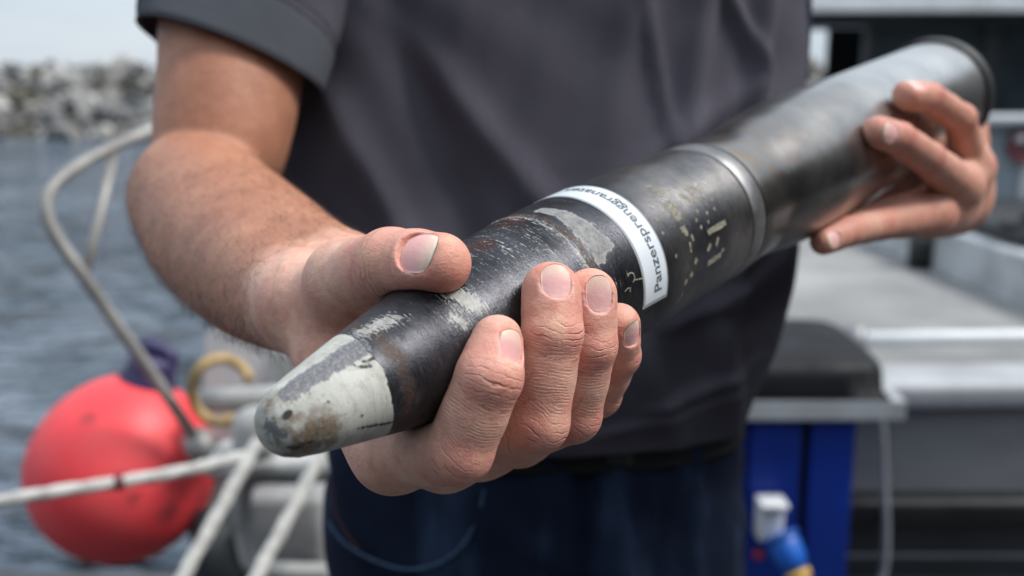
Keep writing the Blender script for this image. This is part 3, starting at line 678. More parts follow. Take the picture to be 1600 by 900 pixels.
def relax(V, Fq, it=2, lam=.5):
    E_ = np.concatenate([Fq[:, [0, 1]], Fq[:, [1, 2]], Fq[:, [2, 3]], Fq[:, [3, 0]]])
    for q in range(it):
        for l_ in (lam, -lam*1.04):
            a_ = np.zeros_like(V); c = np.zeros(len(V)); np.add.at(a_, E_[:, 0], V[E_[:, 1]]); np.add.at(c, E_[:, 0], 1); np.add.at(a_, E_[:, 1], V[E_[:, 0]]); np.add.at(c, E_[:, 1], 1)
            V = V+l_*(a_/c[:, None]-V)
    return V
def nrm(v): v = A3(v, float); return v/np.linalg.norm(v)
def carve_shell(g, f, off=0.0, k=.0008):
    """the skin rests against the round: cut everything inside it (camera-stand coordinates)"""
    sl, X = g.sub(g.o, g.o+g.h*(g.n-1)); c = Ow; d = Dw
    x, y, z = X[0]-c[0], X[1]-c[1], X[2]-c[2]; s = (x*d[0]+y*d[1]+z*d[2]).astype(np.float32)
    r = np.sqrt(np.maximum(x*x+y*y+z*z-s*s, 0)).astype(np.float32)
    sd_ = r-(rs_all(s)+off).astype(np.float32)
    f[:] = smax(f, -sd_, k)

# ================================================================== PERSON
man = thing('person', 'man in dark grey polo shirt and dark jeans holding the long shell with both hands', 'person', (0.02, .90, 0))
RH = dict(  # right hand joints: tip, last joint, middle joint, knuckle
    index=([Q(777, 533, .3457), Q(764, 590, .3418), Q(717, 703, .3499), Q(614, 708, .3862)], [.0092, .0116, .0120, .0150]),
    middle=([Q(861, 455, .3629), Q(863, 522, .3596), Q(838, 658, .3664), PP+D*.054+.053*(math.cos(math.radians(-160))*e1+math.sin(math.radians(-160))*e2)], [.0108, .0110, .0118, .0145]),
    ring=([Q(922, 461, .3755), Q(921, 540, .3766), Q(895, 648, .3903), PP+D*.074+.057*(math.cos(math.radians(-163))*e1+math.sin(math.radians(-163))*e2)], [.0102, .0103, .0108, .0138]),
    little=([Q(967, 507, .3914), Q(966, 556, .4034), Q(935, 618, .4195), PP+D*.094+.060*(math.cos(math.radians(-168))*e1+math.sin(math.radians(-168))*e2)], [.0085, .0086, .0090, .0125]))
RT = ([Q(688, 412, .3565), Q(610, 413, .3745), Q(543, 441, .410), Q(522, 480, .443)], [.0112, .0136, .0165, .0175])
WR = Q(512, 462, .458)
LH = dict(
    index=([Q(1418, 149, .640), Q(1452, 153, .655), Q(1500, 186, .688), Q(1515, 262, .727)], [.0098, .0100, .0106, .0135]),
    middle=([Q(1372, 206, .596), Q(1405, 217, .608), Q(1450, 248, .635), Q(1497, 290, .680)], [.0096, .0100, .0108, .0150]),
    ring=([Q(1322, 354, .622), Q(1352, 344, .634), Q(1395, 330, .655), Q(1478, 316, .690)], [.0088, .0092, .0100, .0145]),
    little=([Q(1287, 377, .588), Q(1325, 362, .602), Q(1375, 350, .630), Q(1452, 333, .672)], [.0082, .0090, .0102, .0160]))
LT = ([Q(1470, 90, .86), Q(1500, 120, .86), Q(1515, 190, .84), Q(1510, 260, .81)], [.010, .012, .015, .018])
LWR = Q(1495, 305, .805)
CRE, NAILS = [], []            # joints for creases (world), nails
def finger(g, F_, pts, rad, right=True):
    w_ = [c2w(p) for p in pts]; f = g.new(); T, Dp, Pp, Mc = w_
    r0, r1, r2, r3 = rad
    a_ = nrm(T-Dp)
    P_ = [T, T*.45+Dp*.55, Dp, Dp*.5+Pp*.5, Pp, Pp*.5+Mc*.5, Mc]
    R_ = [r0, r0*.45+r1*.55-.0001, r1*.985, (r1+r2)/2*1.005, r2*1.0, (r2+r3)/2*.98, r3]
    for i in range(6):
        n = 4
        for k in range(n):
            t0, t1 = k/n, (k+1)/n; h0, h1 = (3*t0*t0-2*t0**3), (3*t1*t1-2*t1**3)
            seg(g, f, P_[i]+(P_[i+1]-P_[i])*t0, P_[i]+(P_[i+1]-P_[i])*t1, R_[i]+(R_[i+1]-R_[i])*h0, R_[i]+(R_[i+1]-R_[i])*h1, .0014 if k == 0 else .0006)
    # knuckle bumps on the back of the joints
    for J, A_, B_, r in ((Dp, T, Pp, r1), (Pp, Dp, Mc, r2)):
        bend = nrm(J*2-A_-B_) if np.linalg.norm(J*2-A_-B_) > .004 else nrm(J-Ow-Dw*((J-Ow)@Dw))
        seg(g, f, J+bend*.0007, J+bend*.0007, r*.975, r*.975, .0022)
    return f
def shell_out(p): q = p-Ow; return nrm(q-Dw*(q@Dw))
def nail_frame(T, Dp, n_hint):
    a_ = nrm(T-Dp); n_ = nrm(n_hint-a_*(n_hint@a_)); b_ = np.cross(a_, n_); return a_, n_, b_
def add_nail(pts, rad, n_hint, half, length, start, rfac=.97, name='fingernail', tilt=0):
    T, Dp = c2w(pts[0]), c2w(pts[1]); a_, n_, b_ = nail_frame(T, Dp, A3(n_hint, float))
    NAILS.append(dict(T=T, a=a_, n=n_, b=b_, r=rad[0]*rfac, half=half, L=length, s=start, name=name, tilt=tilt))
def nail_r(nd, s):      # the plate dips a little towards its free edge
    t = (s-nd['s'])/nd['L']; return nd['r']*(1.0-.03*t-.06*np.maximum(t-.4, 0)**2*4) + nd['tilt']*t
def nail_carve(g, f, nd):
    c = nd['T']+nd['a']*(nd['s']+nd['L']*.5); R = .02; sl, X = g.sub(c-R, c+R)
    if sl is None: return
    P_ = [X[0]-nd['T'][0], X[1]-nd['T'][1], X[2]-nd['T'][2]]
    dot = lambda v: P_[0]*v[0]+P_[1]*v[1]+P_[2]*v[2]
    s, n_, b_ = dot(nd['a']), dot(nd['n']), dot(nd['b'])
    fl = 1.5; rc = nd['r']*fl; off = rc-nd['r']         # flattened nail plate: larger radius, shifted centre
    rad = np.sqrt((n_+off)**2+b_**2); t = (s-nd['s'])/nd['L']
    surf = rc+(nail_r(nd, s)-nd['r'])-.00055
    u = np.clip(1-np.abs(2*t-1)**2.6, 0, 1)**(1/2.6); u = np.where(t > .5, 1., u)
    du = (nd['half']+.0002)*u-np.abs(b_)
    inside = np.minimum(np.minimum(du, s-nd['s']+.0002), nd['L']+.004-s)
    cut = np.maximum(surf-rad, -inside); cut = np.where(n_ > 0, cut, 1)
    f[sl] = smax(f[sl], -cut.astype(np.float32), .0005)
def nail_mesh(nd, parent):
    nu, nv = 26, 20; V, Fc, TT = [], [], []
    fl = 1.5; rc = nd['r']*fl; off = rc-nd['r']
    for i in range(nu+1):
        t = i/nu; s = nd['s']+nd['L']*t
        hw = nd['half']*(max(1-abs(2*t-1)**2.6, 0)**(1/2.6) if t < .5 else max(1-.16*((t-.5)/.5)**3, 0))
        end = nd.get('end', .2)*nd['L']
        for j in range(nv+1):
            v = j/nv*2-1; b_ = hw*v; rr = rc+(float(nail_r(nd, s))-nd['r'])-.00012
            s2 = s-(end*abs(v)**2.5 if t > .5 else 0)*((t-.5)/.5)
            n_ = math.sqrt(max(rr*rr-b_*b_, 0))-off
            V.append(nd['T']+nd['a']*s2+nd['n']*n_+nd['b']*b_); TT.append(t)
    m_ = nv+1; Fc = [(i*m_+j, (i+1)*m_+j, (i+1)*m_+j+1, i*m_+j+1) for i in range(nu) for j in range(nv)]
    n0 = len(V); V += [v-nd['n']*.0006 for v in V]; TT += TT
    Fc += [(n0+a, n0+d, n0+c, n0+b) for a, b, c, d in Fc]
    ed = [j for j in range(m_)]+[i*m_+nv for i in range(1, nu+1)]+[nu*m_+j for j in range(nv-1, -1, -1)]+[i*m_ for i in range(nu-1, 0, -1)]
    Fc += [(ed[k], ed[k]+n0, ed[(k+1) % len(ed)]+n0, ed[(k+1) % len(ed)]) for k in range(len(ed))]
    ob = part(nd['name'], (V, Fc), m_nail.m, parent); attr(ob.data, 'T', TT); attr(ob.data, 'W', np.full(len(V), 1. if nd['name'] == 'thumbnail' else .15)); return ob
toCam = lambda p: nrm(camp-p)
X_ = A3([1., 0, 0]); Z_ = A3([0, 0, 1.])
tw = lambda p: c2w(p)
add_nail(*RH['index'], toCam(tw(RH['index'][0][0]))+X_*1.1+Z_*.05, .0058, .0118, -.0078, .92)
add_nail(*RH['middle'], toCam(tw(RH['middle'][0][0]))+X_*.22+Z_*.1, .0055, .0128, -.0045, .93)
add_nail(*RH['ring'], toCam(tw(RH['ring'][0][0]))+X_*.42, .0053, .0140, -.0060, .93)
add_nail(*RH['little'], toCam(tw(RH['little'][0][0]))+X_*.75, .0046, .0115, -.0058, .93)
add_nail(*RT, toCam(tw(RT[0][0]))+Z_*.42, .0080, .0160, -.0105, .93, 'thumbnail')
add_nail(*LH['index'], toCam(tw(LH['index'][0][0]))+Z_*1.1, .0060, .0120, -.0065, .93)
add_nail(*LH['middle'], toCam(tw(LH['middle'][0][0]))+Z_*.15+X_*.1, .0060, .0120, -.0065, .93)
add_nail(*LH['little'], toCam(tw(LH['little'][0][0]))-Z_*.1, .0048, .0100, -.0055, .93)

def hand(g, fingers, thumb, wrist, side, right):
    """returns the field of a hand; side = direction across the palm from little to index side"""
    Ff = None
    for k_, (p, r) in fingers.items():
        f = finger(g, None, p, r, right); Ff = f if Ff is None else smin(Ff, f, .0009)
    Pm = g.new(); W_ = c2w(wrist); side = nrm(cv(side))
    mc = [c2w(fingers[k][0][3]) for k in ('index', 'middle', 'ring', 'little')]; rr = [fingers[k][1][3] for k in ('index', 'middle', 'ring', 'little')]
    offs = (.010, .003, -.006, -.014)
    cp = [W_+side*o_ for o_ in offs]
    for i in range(4):
        seg(g, Pm, mc[i], mc[i]*.5+cp[i]*.5, rr[i]*.98, rr[i]*1.02, .010); seg(g, Pm, mc[i]*.5+cp[i]*.5, cp[i], rr[i]*1.02, .0165, .010)
    for i in range(3):
        for t in (0.12, .4, .7):
            a_ = mc[i]*(1-t)+cp[i]*t; b_ = mc[i+1]*(1-t)+cp[i+1]*t; seg(g, Pm, a_, b_, rr[i]*.92, rr[i+1]*.92, .010)
    t_ = [c2w(q) for q in thumb[0]]
    return Ff, Pm, mc, cp, t_
def thumb_field(g, t_, r_, base):
    f = g.new(); T, I_, Mc, C_ = t_
    P_ = [T, T*.5+I_*.5, I_, I_*.5+Mc*.5, Mc, Mc*.5+C_*.5, C_]; R_ = [r_[0], r_[0]*.5+r_[1]*.48, r_[1]*.97, (r_[1]+r_[2])*.47, r_[2]*.97, r_[2]*1.05, r_[3]]
    for i in range(6):
        for k in range(4):
            t0, t1 = k/4, (k+1)/4; h0, h1 = (3*t0*t0-2*t0**3), (3*t1*t1-2*t1**3)
            seg(g, f, P_[i]+(P_[i+1]-P_[i])*t0, P_[i]+(P_[i+1]-P_[i])*t1, R_[i]+(R_[i+1]-R_[i])*h0, R_[i]+(R_[i+1]-R_[i])*h1, .004 if k == 0 else .0006)
    return f
FA = [(Q(309, 310, .700), .0455), (Q(350, 362, .640), .0455), (Q(405, 408, .570), .0395), (Q(455, 440, .505), .0310), (WR, .0235)]
def arm_field(g):
    f = g.new(); P_ = [c2w(p) for p, r in FA]; r_ = [r for p, r in FA]; Dv = Dw
    for sgn in (-1, 1):
        pts = [p+Dv*sgn*o_ for p, o_ in zip(P_, (.0, .004, .007, .009, .013))]
        C_ = cat(pts, 6); R_ = cat(A3(r_)[:, None], 6)[:, 0]
        for i in range(len(C_)-1): seg(g, f, C_[i], C_[i+1], R_[i], R_[i+1], .006 if sgn > 0 else .001, .02)
    return f
def upper_field(g):
    u = g.new(); U = [(Q(305, 306, .722), .0380), (Q(338, 250, .722), .0455), (Q(352, 180, .730), .0500), (Q(362, 110, .742), .0525), (Q(368, 30, .756), .0550), (Q(392, -150, .80), .060)]
    C_ = cat([c2w(p) for p, r in U], 5); R_ = cat(A3([r for p, r in U])[:, None], 5)[:, 0]
    for i in range(len(C_)-1): seg(g, u, C_[i], C_[i+1], R_[i], R_[i+1], .001, .02)
    return u
def right_field(g, full=True):
    Ff, Pm, mc, cp, t_ = hand(g, RH, RT, WR, -D, True)
    Af = arm_field(g)
    Th = thumb_field(g, t_, RT[1], None)
    # thenar flesh between thumb base and palm, filling behind the round
    C_ = t_[3]; seg(g, Pm, C_, mc[0]*.45+cp[0]*.55, .017, .015, .010)
    seg(g, Pm, t_[2], mc[0]*.35+cp[0]*.65, .015, .014, .012)
    body_ = smin(Pm, Af, .010); body_ = smin(body_, Th, .010)
    f = smin(body_, Ff, .0060)
    carve_shell(g, f)
    for nd in NAILS[:5]: nail_carve(g, f, nd)
    return f
h1 = .00072
allp = np.array([c2w(p) for k in RH for p in RH[k][0]]+[c2w(p) for p in RT[0]]+[c2w(WR)])
lo, hi = allp.min(0)-.018, allp.max(0)+.018; lo[0] = min(lo[0], c2w(WR)[0]-.004)
gh = Grid(lo, hi, h1); fh = right_field(gh)
V1, F1 = surfnet(fh, gh); V1 = relax(V1, F1, 2)
del fh
ap = np.array([c2w(p) for p, r in FA]+[c2w(Q(392, -150, .80)), c2w(Q(292, 306, .722))]); lo2, hi2 = ap.min(0)-.07, ap.max(0)+.05
ga = Grid(lo2, hi2, .0022)
fa = smin(smin(arm_field(ga), hand(ga, RH, RT, WR, -D, True)[1], .010), upper_field(ga), .0035)
V2, F2 = surfnet(fa, ga); V2 = relax(V2, F2, 2)
cc = V2[F2].mean(1); ins = np.all((cc > lo+.0018) & (cc < lo+gh.h*(gh.n-1)-.0018), 1)
hz = np.all((cc > lo-.03) & (cc < hi+.03), 1)
F2 = F2[~ins]
# left hand
allq = np.array([c2w(p) for k in LH for p in LH[k][0]]+[c2w(p) for p in LT[0]]+[c2w(LWR)]); lo3, hi3 = allq.min(0)-.05, allq.max(0)+.03
LE, LS = Q(1208, 232, 1.0), Q(1140, -150, .95)
gl = Grid(lo3, hi3, .0014)
Ff, Pm, mc, cp, t_ = hand(gl, LH, LT, LWR, (.1, 1, .15), False)
Th = thumb_field(gl, t_, LT[1], None); seg(gl, Pm, t_[3], mc[0], .018, .016, .012)
def larm(g):
    f = g.new(); C_ = cat([c2w(LWR), c2w(LWR)*.6+c2w(LE)*.4, c2w(LE), c2w(LE)*.5+c2w(LS)*.5, c2w(LS)], 6); R_ = cat(A3([.027, .040, .042, .044, .046])[:, None], 6)[:, 0]
    for i in range(len(C_)-1): seg(g, f, C_[i], C_[i+1], R_[i], R_[i+1], .002, .02)
    return f
fl_ = smin(smin(smin(Pm, larm(gl), .015), Th, .010), Ff, .006); carve_shell(gl, fl_)
for nd in NAILS[5:]: nail_carve(gl, fl_, nd)
V3, F3 = surfnet(fl_, gl); V3 = relax(V3, F3, 2)
aq = np.array([c2w(LWR), c2w(LE), c2w(LS)]); lo4, hi4 = aq.min(0)-.07, aq.max(0)+.07
gq = Grid(lo4, hi4, .004); fq = larm(gq); V4, F4 = surfnet(fq, gq); cc = V4[F4].mean(1)
F4 = F4[~np.all((cc > lo3+.005) & (cc < hi3-.005), 1)]
# torso core, neck and head, coarse (under the shirt or above the picture)
gt = Grid((-.30, .70, .95), (.34, 1.12, 1.86), .006); ft = gt.new()
for a_, b_, r1_, r2_ in (((.02, .91, 1.0), (.02, .91, 1.25), .10, .105), ((-.06, .91, 1.05), (-.08, .92, 1.38), .085, .09), ((.10, .91, 1.05), (.12, .92, 1.38), .085, .09), ((-.10, .92, 1.43), (.14, .92, 1.43), .055, .055), ((.02, .92, 1.45), (.02, .90, 1.60), .062, .056)): seg(gt, ft, a_, b_, r1_, r2_, .03, .04)
I3 = np.eye(3)
ell(gt, ft, (.02, .885, 1.715), I3, (.076, .095, .118), .02, .03); ell(gt, ft, (.02, .845, 1.655), I3, (.055, .06, .06), .03, .03)
seg(gt, ft, (.02, .797, 1.725), (.02, .775, 1.69), .009, .014, .012); seg(gt, ft, (0., .795, 1.655), (.04, .795, 1.655), .009, .009, .012)
for sx in (-1, 1):
    seg(gt, ft, (.02+sx*.03, .80, 1.725), (.02+sx*.03, .80, 1.725), .014, .014, .006, sub=False); ell(gt, ft, (.02+sx*.079, .895, 1.70), I3, (.012, .022, .034), .006)
V5, F5 = surfnet(ft, gt)
Vb = np.concatenate([V1, V2, V3, V4, V5]); Fb = np.concatenate([F1, F2+len(V1), F3+len(V1)+len(V2), F4+len(V1)+len(V2)+len(V3), F5+len(V1)+len(V2)+len(V3)+len(V4)])
use = np.zeros(len(Vb), bool); use[Fb.ravel()] = True; rm = np.cumsum(use)-1; Vb = Vb[use]; Fb = rm[Fb]
# ---- skin attributes
red = np.zeros(len(Vb)); cre = np.full(len(Vb), 50.); cw = np.zeros(len(Vb)); pale = np.zeros(len(Vb)); tipm = np.zeros(len(Vb))
dorv = np.zeros(len(Vb)); cut = np.zeros(len(Vb))
for HND in (RH, LH):
    for k_, (p, r) in HND.items():
        T, Dp, Pp_, Mc = [c2w(q) for q in p]
        for J, A_, B_, rad_, wd in ((Dp, T, Pp_, r[1], .0045), (Pp_, Dp, Mc, r[2], .0075)):
            ax_ = nrm(A_-B_); q = Vb-J; dist = np.linalg.norm(q, axis=1); near_ = dist < rad_*2.3
            bend = nrm(J*2-A_-B_); out = nrm(shell_out(J)*.6+bend) if HND is RH else nrm(bend+toCam(J)*.5); side_ = (q@out)/rad_
            t = (q@ax_); w_ = np.exp(-(t/wd)**2)*np.clip(side_*1.5+.2, 0, 1)*near_*(np.clip((rad_*1.55-np.linalg.norm(q-np.outer(t, ax_), axis=1))/(.3*rad_), 0, 1))
            up = w_ > cw; cre[up] = t[up]*1000; cw = np.maximum(cw, w_); red = np.maximum(red, np.exp(-(dist/(rad_*1.35))**4)*.8*np.clip(side_+.6, 0, 1))
        tipm = np.maximum(tipm, np.exp(-(np.linalg.norm(Vb-T, axis=1)/(r[0]*1.25))**4))
        for A_, B_, J_ in ((Dp, Pp_, 0), (Pp_, Mc, 1)):
            q = Vb-A_; l_ = np.linalg.norm(B_-A_); ax_ = (B_-A_)/l_; t = q@ax_; rad = np.linalg.norm(q-np.outer(t, ax_), axis=1); m_ = (t > -.002)*(t < l_*.8)*(rad < .017)
            n_ = nrm(toCam(A_)) if HND is RH else nrm(toCam(A_)); up = (m_ > 0)*(cw < .02); cre[up] = t[up]*1000; dor_ = np.clip(((q-np.outer(t, ax_))@n_)/.009, 0, 1)*m_; dorv[:] = np.maximum(dorv, dor_)
for tt_, rr_ in (RT, LT):
    T, I_, Mc, C_ = [c2w(q) for q in tt_]
    q = Vb-I_; t = q@nrm(T-Mc); dist = np.linalg.norm(q, axis=1); w_ = np.exp(-(t/.007)**2)*(dist < .026)*.8
    up = w_ > cw; cre[up] = t[up]*1000; cw = np.maximum(cw, w_); tipm = np.maximum(tipm, np.exp(-(np.linalg.norm(Vb-T, axis=1)/(rr_[0]*1.5))**4)); red = np.maximum(red, np.exp(-(dist/.018)**4)*.5)
wd_ = c2w(WR); ax_ = nrm(c2w(FA[3][0])-wd_); tan_ = np.clip(((Vb-wd_)@ax_+.006)/.032, 0, 1); tan_ *= (Vb[:, 0] < .05)
lw = c2w(LWR); tan_ = np.maximum(tan_, np.clip(((Vb-lw)@nrm(c2w(LE)-lw)+.01)/.02, 0, 1)*(Vb[:, 0] > .15)*1.0)
tan_ = np.maximum(tan_, (Vb[:, 2] > 1.52)*1.0)
leftm = (Vb[:, 0] > .15)*(1.0)
for nd in NAILS:
    q = Vb-nd['T']; s = q@nd['a']; b_ = q@nd['b']; n_ = q@nd['n']; t = (s-nd['s'])/nd['L']
    dd_ = np.hypot(np.maximum(np.abs(b_)-nd['half'], 0), np.maximum(nd['s']-s, 0)); near_ = (n_ > 0)*(t < 1)*(t > -.4)*(np.linalg.norm(q, axis=1) < .025)
    red = np.maximum(red, near_*np.exp(-(dd_/.003)**2)*.75); cut = np.maximum(cut, near_*(t < .5)*np.exp(-((dd_-.0007)/.0006)**2))
body = link('body', mesh_from('body', Vb, Fb, True, A3(man.location)), None, man)
for nm, v_ in (('red', red), ('cre', cre), ('cw', cw), ('tan', tan_), ('tip', tipm), ('left', leftm), ('dor', dorv), ('cut', cut)): attr(body.data, nm, v_)
def M_skin():
    m = M('skin', (.5, .3, .2), .5, 0, .38)
    v1, v2, v3 = m.noise(26, 5, .6), m.noise(110, 5, .65), m.noise(480, 4, .65)
    c = m.mix(m.mr(v1, .32, .68), (.60, .285, .205), (.76, .465, .355))
    c = m.mix(m.math('MULTIPLY', m.mr(v2, .42, .66), .45), c, (.54, .215, .165))
    c = m.mix(m.math('MULTIPLY', m.mr(v3, .52, .68), .25), c, (.62, .42, .30))
    c = m.mix(m.math('MULTIPLY', m.at('red'), m.mr(v2, .2, .75, .35, .95)), c, (.66, .175, .15))
    c = m.mix(m.math('MULTIPLY', m.at('tip'), .45), c, (.70, .28, .21)); c = m.mix(m.math('MULTIPLY', m.mr(m.noise(60, 3), .55, .72), .35), c, (.80, .58, .38))
    tn = m.mix(m.mr(v1, .3, .7), (.33, .135, .080), (.50, .235, .145)); tn = m.mix(m.math('MULTIPLY', m.mr(v3, .5, .66), .35), tn, (.20, .085, .05))
    ed = m.mr(m.math('ADD', m.at('tan'), m.mr(v2, .3, .7, -.25, .25)), .1, .8)
    c = m.mix(ed, c, tn); c = m.mix(m.math('MULTIPLY', m.at('left'), .45), c, (.44, .18, .125))
    # knuckle folds
    nz = m.noise(95, 2, .5); nz2 = m.noise(260, 3, .6)
    wob = m.math('ADD', m.mr(nz, .25, .75, -2.0, 2.0), m.mr(nz2, .25, .75, -.35, .35))
    def lines(k, w0): return m.mr(m.math('ABSOLUTE', m.math('SINE', m.math('ADD', m.math('MULTIPLY', m.at('cre'), k), wob))), 0, w0, 1, 0, True)
    brk_ = m.mr(m.noise(150, 2), .38, .58); brk2 = m.mr(m.noise(240, 3), .40, .60)
    g = m.math('MULTIPLY', lines(1.0, .50), m.math('MULTIPLY', m.at('cw'), brk_))
    g2 = m.math('MULTIPLY', lines(2.5, .95), m.math('MULTIPLY', m.at('dor'), brk2))
    c = m.mix(m.math('MULTIPLY', g, .30), c, (.40, .13, .10)); c = m.mix(m.math('MULTIPLY', g2, .14), c, (.70, .46, .36))
    c = m.mix(m.math('MULTIPLY', m.at('cut'), .55), c, (.72, .50, .42))
    m.col(c)
    st = m.noise(330, 3, .5, stretch=(1, 1, 3.0)); cells = m.n('ShaderNodeTexVoronoi', feature='DISTANCE_TO_EDGE'); cells.inputs['Scale'].default_value = 950
    wv = m.n('ShaderNodeVectorMath', operation='ADD'); wn_ = m.n('ShaderNodeTexNoise'); wn_.inputs['Scale'].default_value = 300; m.l(m.tc.outputs['Object'], wn_.inputs[0])
    sc_ = m.n('ShaderNodeVectorMath', operation='SCALE'); sc_.inputs['Scale'].default_value = .004; m.l(wn_.outputs['Color'], sc_.inputs[0]); m.l(m.tc.outputs['Object'], wv.inputs[0]); m.l(sc_.outputs[0], wv.inputs[1]); m.l(wv.outputs[0], cells.inputs['Vector'])
    ce = m.mr(cells.outputs['Distance'], 0, .12)
    h = m.math('ADD', m.math('MULTIPLY', st, .5), m.math('ADD', m.math('MULTIPLY', v3, .5), m.math('MULTIPLY', ce, .14)))
    m.bump(h, .00035, .8)
    m.bump(m.math('MULTIPLY', g, -1.), .0005, 1.0); m.bump(m.math('MULTIPLY', g2, -1.), .00013, 1.0)
    m.bump(v2, .0013, .6)
    m.rgh(m.mr(v3, .3, .7, .40, .60))
    m.b.inputs['Subsurface Weight'].default_value = .22; m.b.inputs['Subsurface Radius'].default_value = (1, .35, .2); m.b.inputs['Subsurface Scale'].default_value = .0035
    return m
mskin = M_skin(); body.data.materials.append(mskin.m)
m_nail = M('nail', (.6, .4, .36), .45, 0, .3)
tt_ = m_nail.at('T'); nn_ = m_nail.noise(160, 4)
cn = m_nail.mix(m_nail.mr(tt_, .0, .16), (.82, .60, .54), (.80, .42, .40)); cn = m_nail.mix(m_nail.mr(tt_, .5, .8), cn, (.80, .54, .43)); cn = m_nail.mix(m_nail.math('MULTIPLY', m_nail.mr(tt_, .885, .925), m_nail.at('W')), cn, (.76, .66, .54))
cn = m_nail.mix(m_nail.mr(tt_, .975, 1.0, 0, .75), cn, (.12, .09, .065))
cn = m_nail.mix(m_nail.math('MULTIPLY', m_nail.mr(nn_, .4, .7), .3), cn, (.62, .42, .40)); m_nail.col(cn); m_nail.bump(m_nail.noise(500, 3, stretch=(1, 1, 1)), .0001); m_nail.bump(m_nail.noise(300, 3, .6), .0003, .6)
m_nail.b.inputs['Subsurface Weight'].default_value = .15; m_nail.b.inputs['Subsurface Radius'].default_value = (1, .4, .3); m_nail.b.inputs['Subsurface Scale'].default_value = .002
for nd in NAILS: nail_mesh(nd, man)
# hair on the forearm: one tuft object of thin curved strands
def arm_hair():
    tri = V2[F2]; ce = tri.mean(1); nn = np.cross(tri[:, 2]-tri[:, 0], tri[:, 3]-tri[:, 1]); nn /= np.linalg.norm(nn, axis=1)[:, None]+1e-12
    el, wrp = c2w(FA[0][0]), c2w(FA[4][0]); ax_ = nrm(wrp-el); t = ((ce-el)@ax_)/np.linalg.norm(wrp-el)
    ok = np.where((t > -.15) & (t < 1.0) & (ce[:, 2] < c2w(Q(300, 235, .7))[2]))[0]; r = np.random.default_rng(4); sel = r.choice(ok, 5200)
    cu_ = bpy.data.curves.new('arm_hair', 'CURVE'); cu_.dimensions = '3D'; cu_.bevel_depth = .00007; cu_.bevel_resolution = 0; cu_.use_fill_caps = False
    for i in sel:
        p = ce[i]+(r.normal(size=3)*.0008); n_ = nn[i]; d = nrm(ax_*.9+n_*.16+r.normal(size=3)*.22+A3([0, 0, -.35])); L_ = r.uniform(.005, .010)
        s = cu_.splines.new('POLY'); s.points.add(3)
        for k in range(4):
            u = k/3; q = p+(n_*.0012*min(1, u*3)+d*L_*u-n_*L_*.12*u*u)-A3(man.location); s.points[k].co = (*q, 1); s.points[k].radius = 1-.6*u
    ob = bpy.data.objects.new('arm_hair', cu_); COL.objects.link(ob); ob.parent = man; ob['kind'] = 'stuff'
    cu_.materials.append(simple('dark_hair', (.025, .014, .008), .5)); 
arm_hair()

# ---- shirt
TZ = [(.990, .022, .893, .188, .119), (1.00, .022, .893, .195, .125), (1.05, .024, .892, .209, .136), (1.10, .019, .891, .226, .141), (1.16, .014, .891, .240, .141), (1.24, .010, .893, .243, .134), (1.32, .008, .897, .245, .126), (1.40, .008, .902, .248, .121), (1.46, .016, .905, .226, .112), (1.51, .024, .91, .150, .095), (1.545, .020, .91, .082, .078), (1.565, .020, .905, .068, .070)]
TZ = A3(TZ)
def torso(ang, z, grow=0.):
    cx, cy, a_, b_ = (np.interp(z, TZ[:, 0], TZ[:, i]) for i in (1, 2, 3, 4))
    c, s = np.cos(ang), np.sin(ang); e_ = 2/2.35
    return np.stack([cx+(a_+grow)*np.sign(c)*np.abs(c)**e_, cy-(b_+grow)*np.sign(s)*np.abs(s)**e_, z+0*c], -1), np.stack([c/a_, -s/b_, 0*c], -1)
def folds(x, z):
    d = 0*x
    # long soft creases: (x0,z0)->(x1,z1), width, height
    for x0, z0, x1, z1, wd, am in ((.205, 1.48, .175, 1.10, .013, .006), (.165, 1.50, .120, 1.16, .015, .0045), (.120, 1.50, .070, 1.25, .018, .003), (-.12, 1.44, .00, 1.10, .022, -.004), (-.10, 1.36, .10, 1.12, .018, .0035), (-.15, 1.30, .02, 1.02, .020, .004), (.16, 1.13, .19, 1.0, .014, .006), (.10, 1.10, .14, 1.0, .016, .004), (.205, 1.075, .10, 1.04, .008, .004), (.19, 1.05, .06, 1.02, .007, .0035), (-.14, 1.07, -.02, 1.03, .008, .004), (.225, 1.16, .12, 1.11, .008, .0035), (-.05, 1.14, .02, 1.17, .007, .003), (.15, 1.40, .20, 1.30, .007, .003), (.09, 1.42, .13, 1.22, .006, .0022), (.03, 1.08, .05, 1.0, .018, .003), (-.09, 1.18, -.06, 1.0, .016, .0045), (.185, 1.30, .05, 1.2, .016, .003), (.0, 1.5, -.05, 1.3, .02, .003)):
        vx, vz = x1-x0, z1-z0; t = np.clip(((x-x0)*vx+(z-z0)*vz)/(vx*vx+vz*vz), 0, 1); dd_ = np.hypot(x-x0-t*vx, z-z0-t*vz)
        d = d+2.6*am*np.exp(-(dd_/(wd*.72))**2)*np.sin(np.pi*np.clip(t*.9+.08, 0, 1))**.6
    d = d+.0018*np.sin(x*38+z*17+2*np.sin(z*23))*np.sin(z*29+x*12)+.0012*np.sin(x*90-z*35+1.5*np.sin(x*40))
    return d
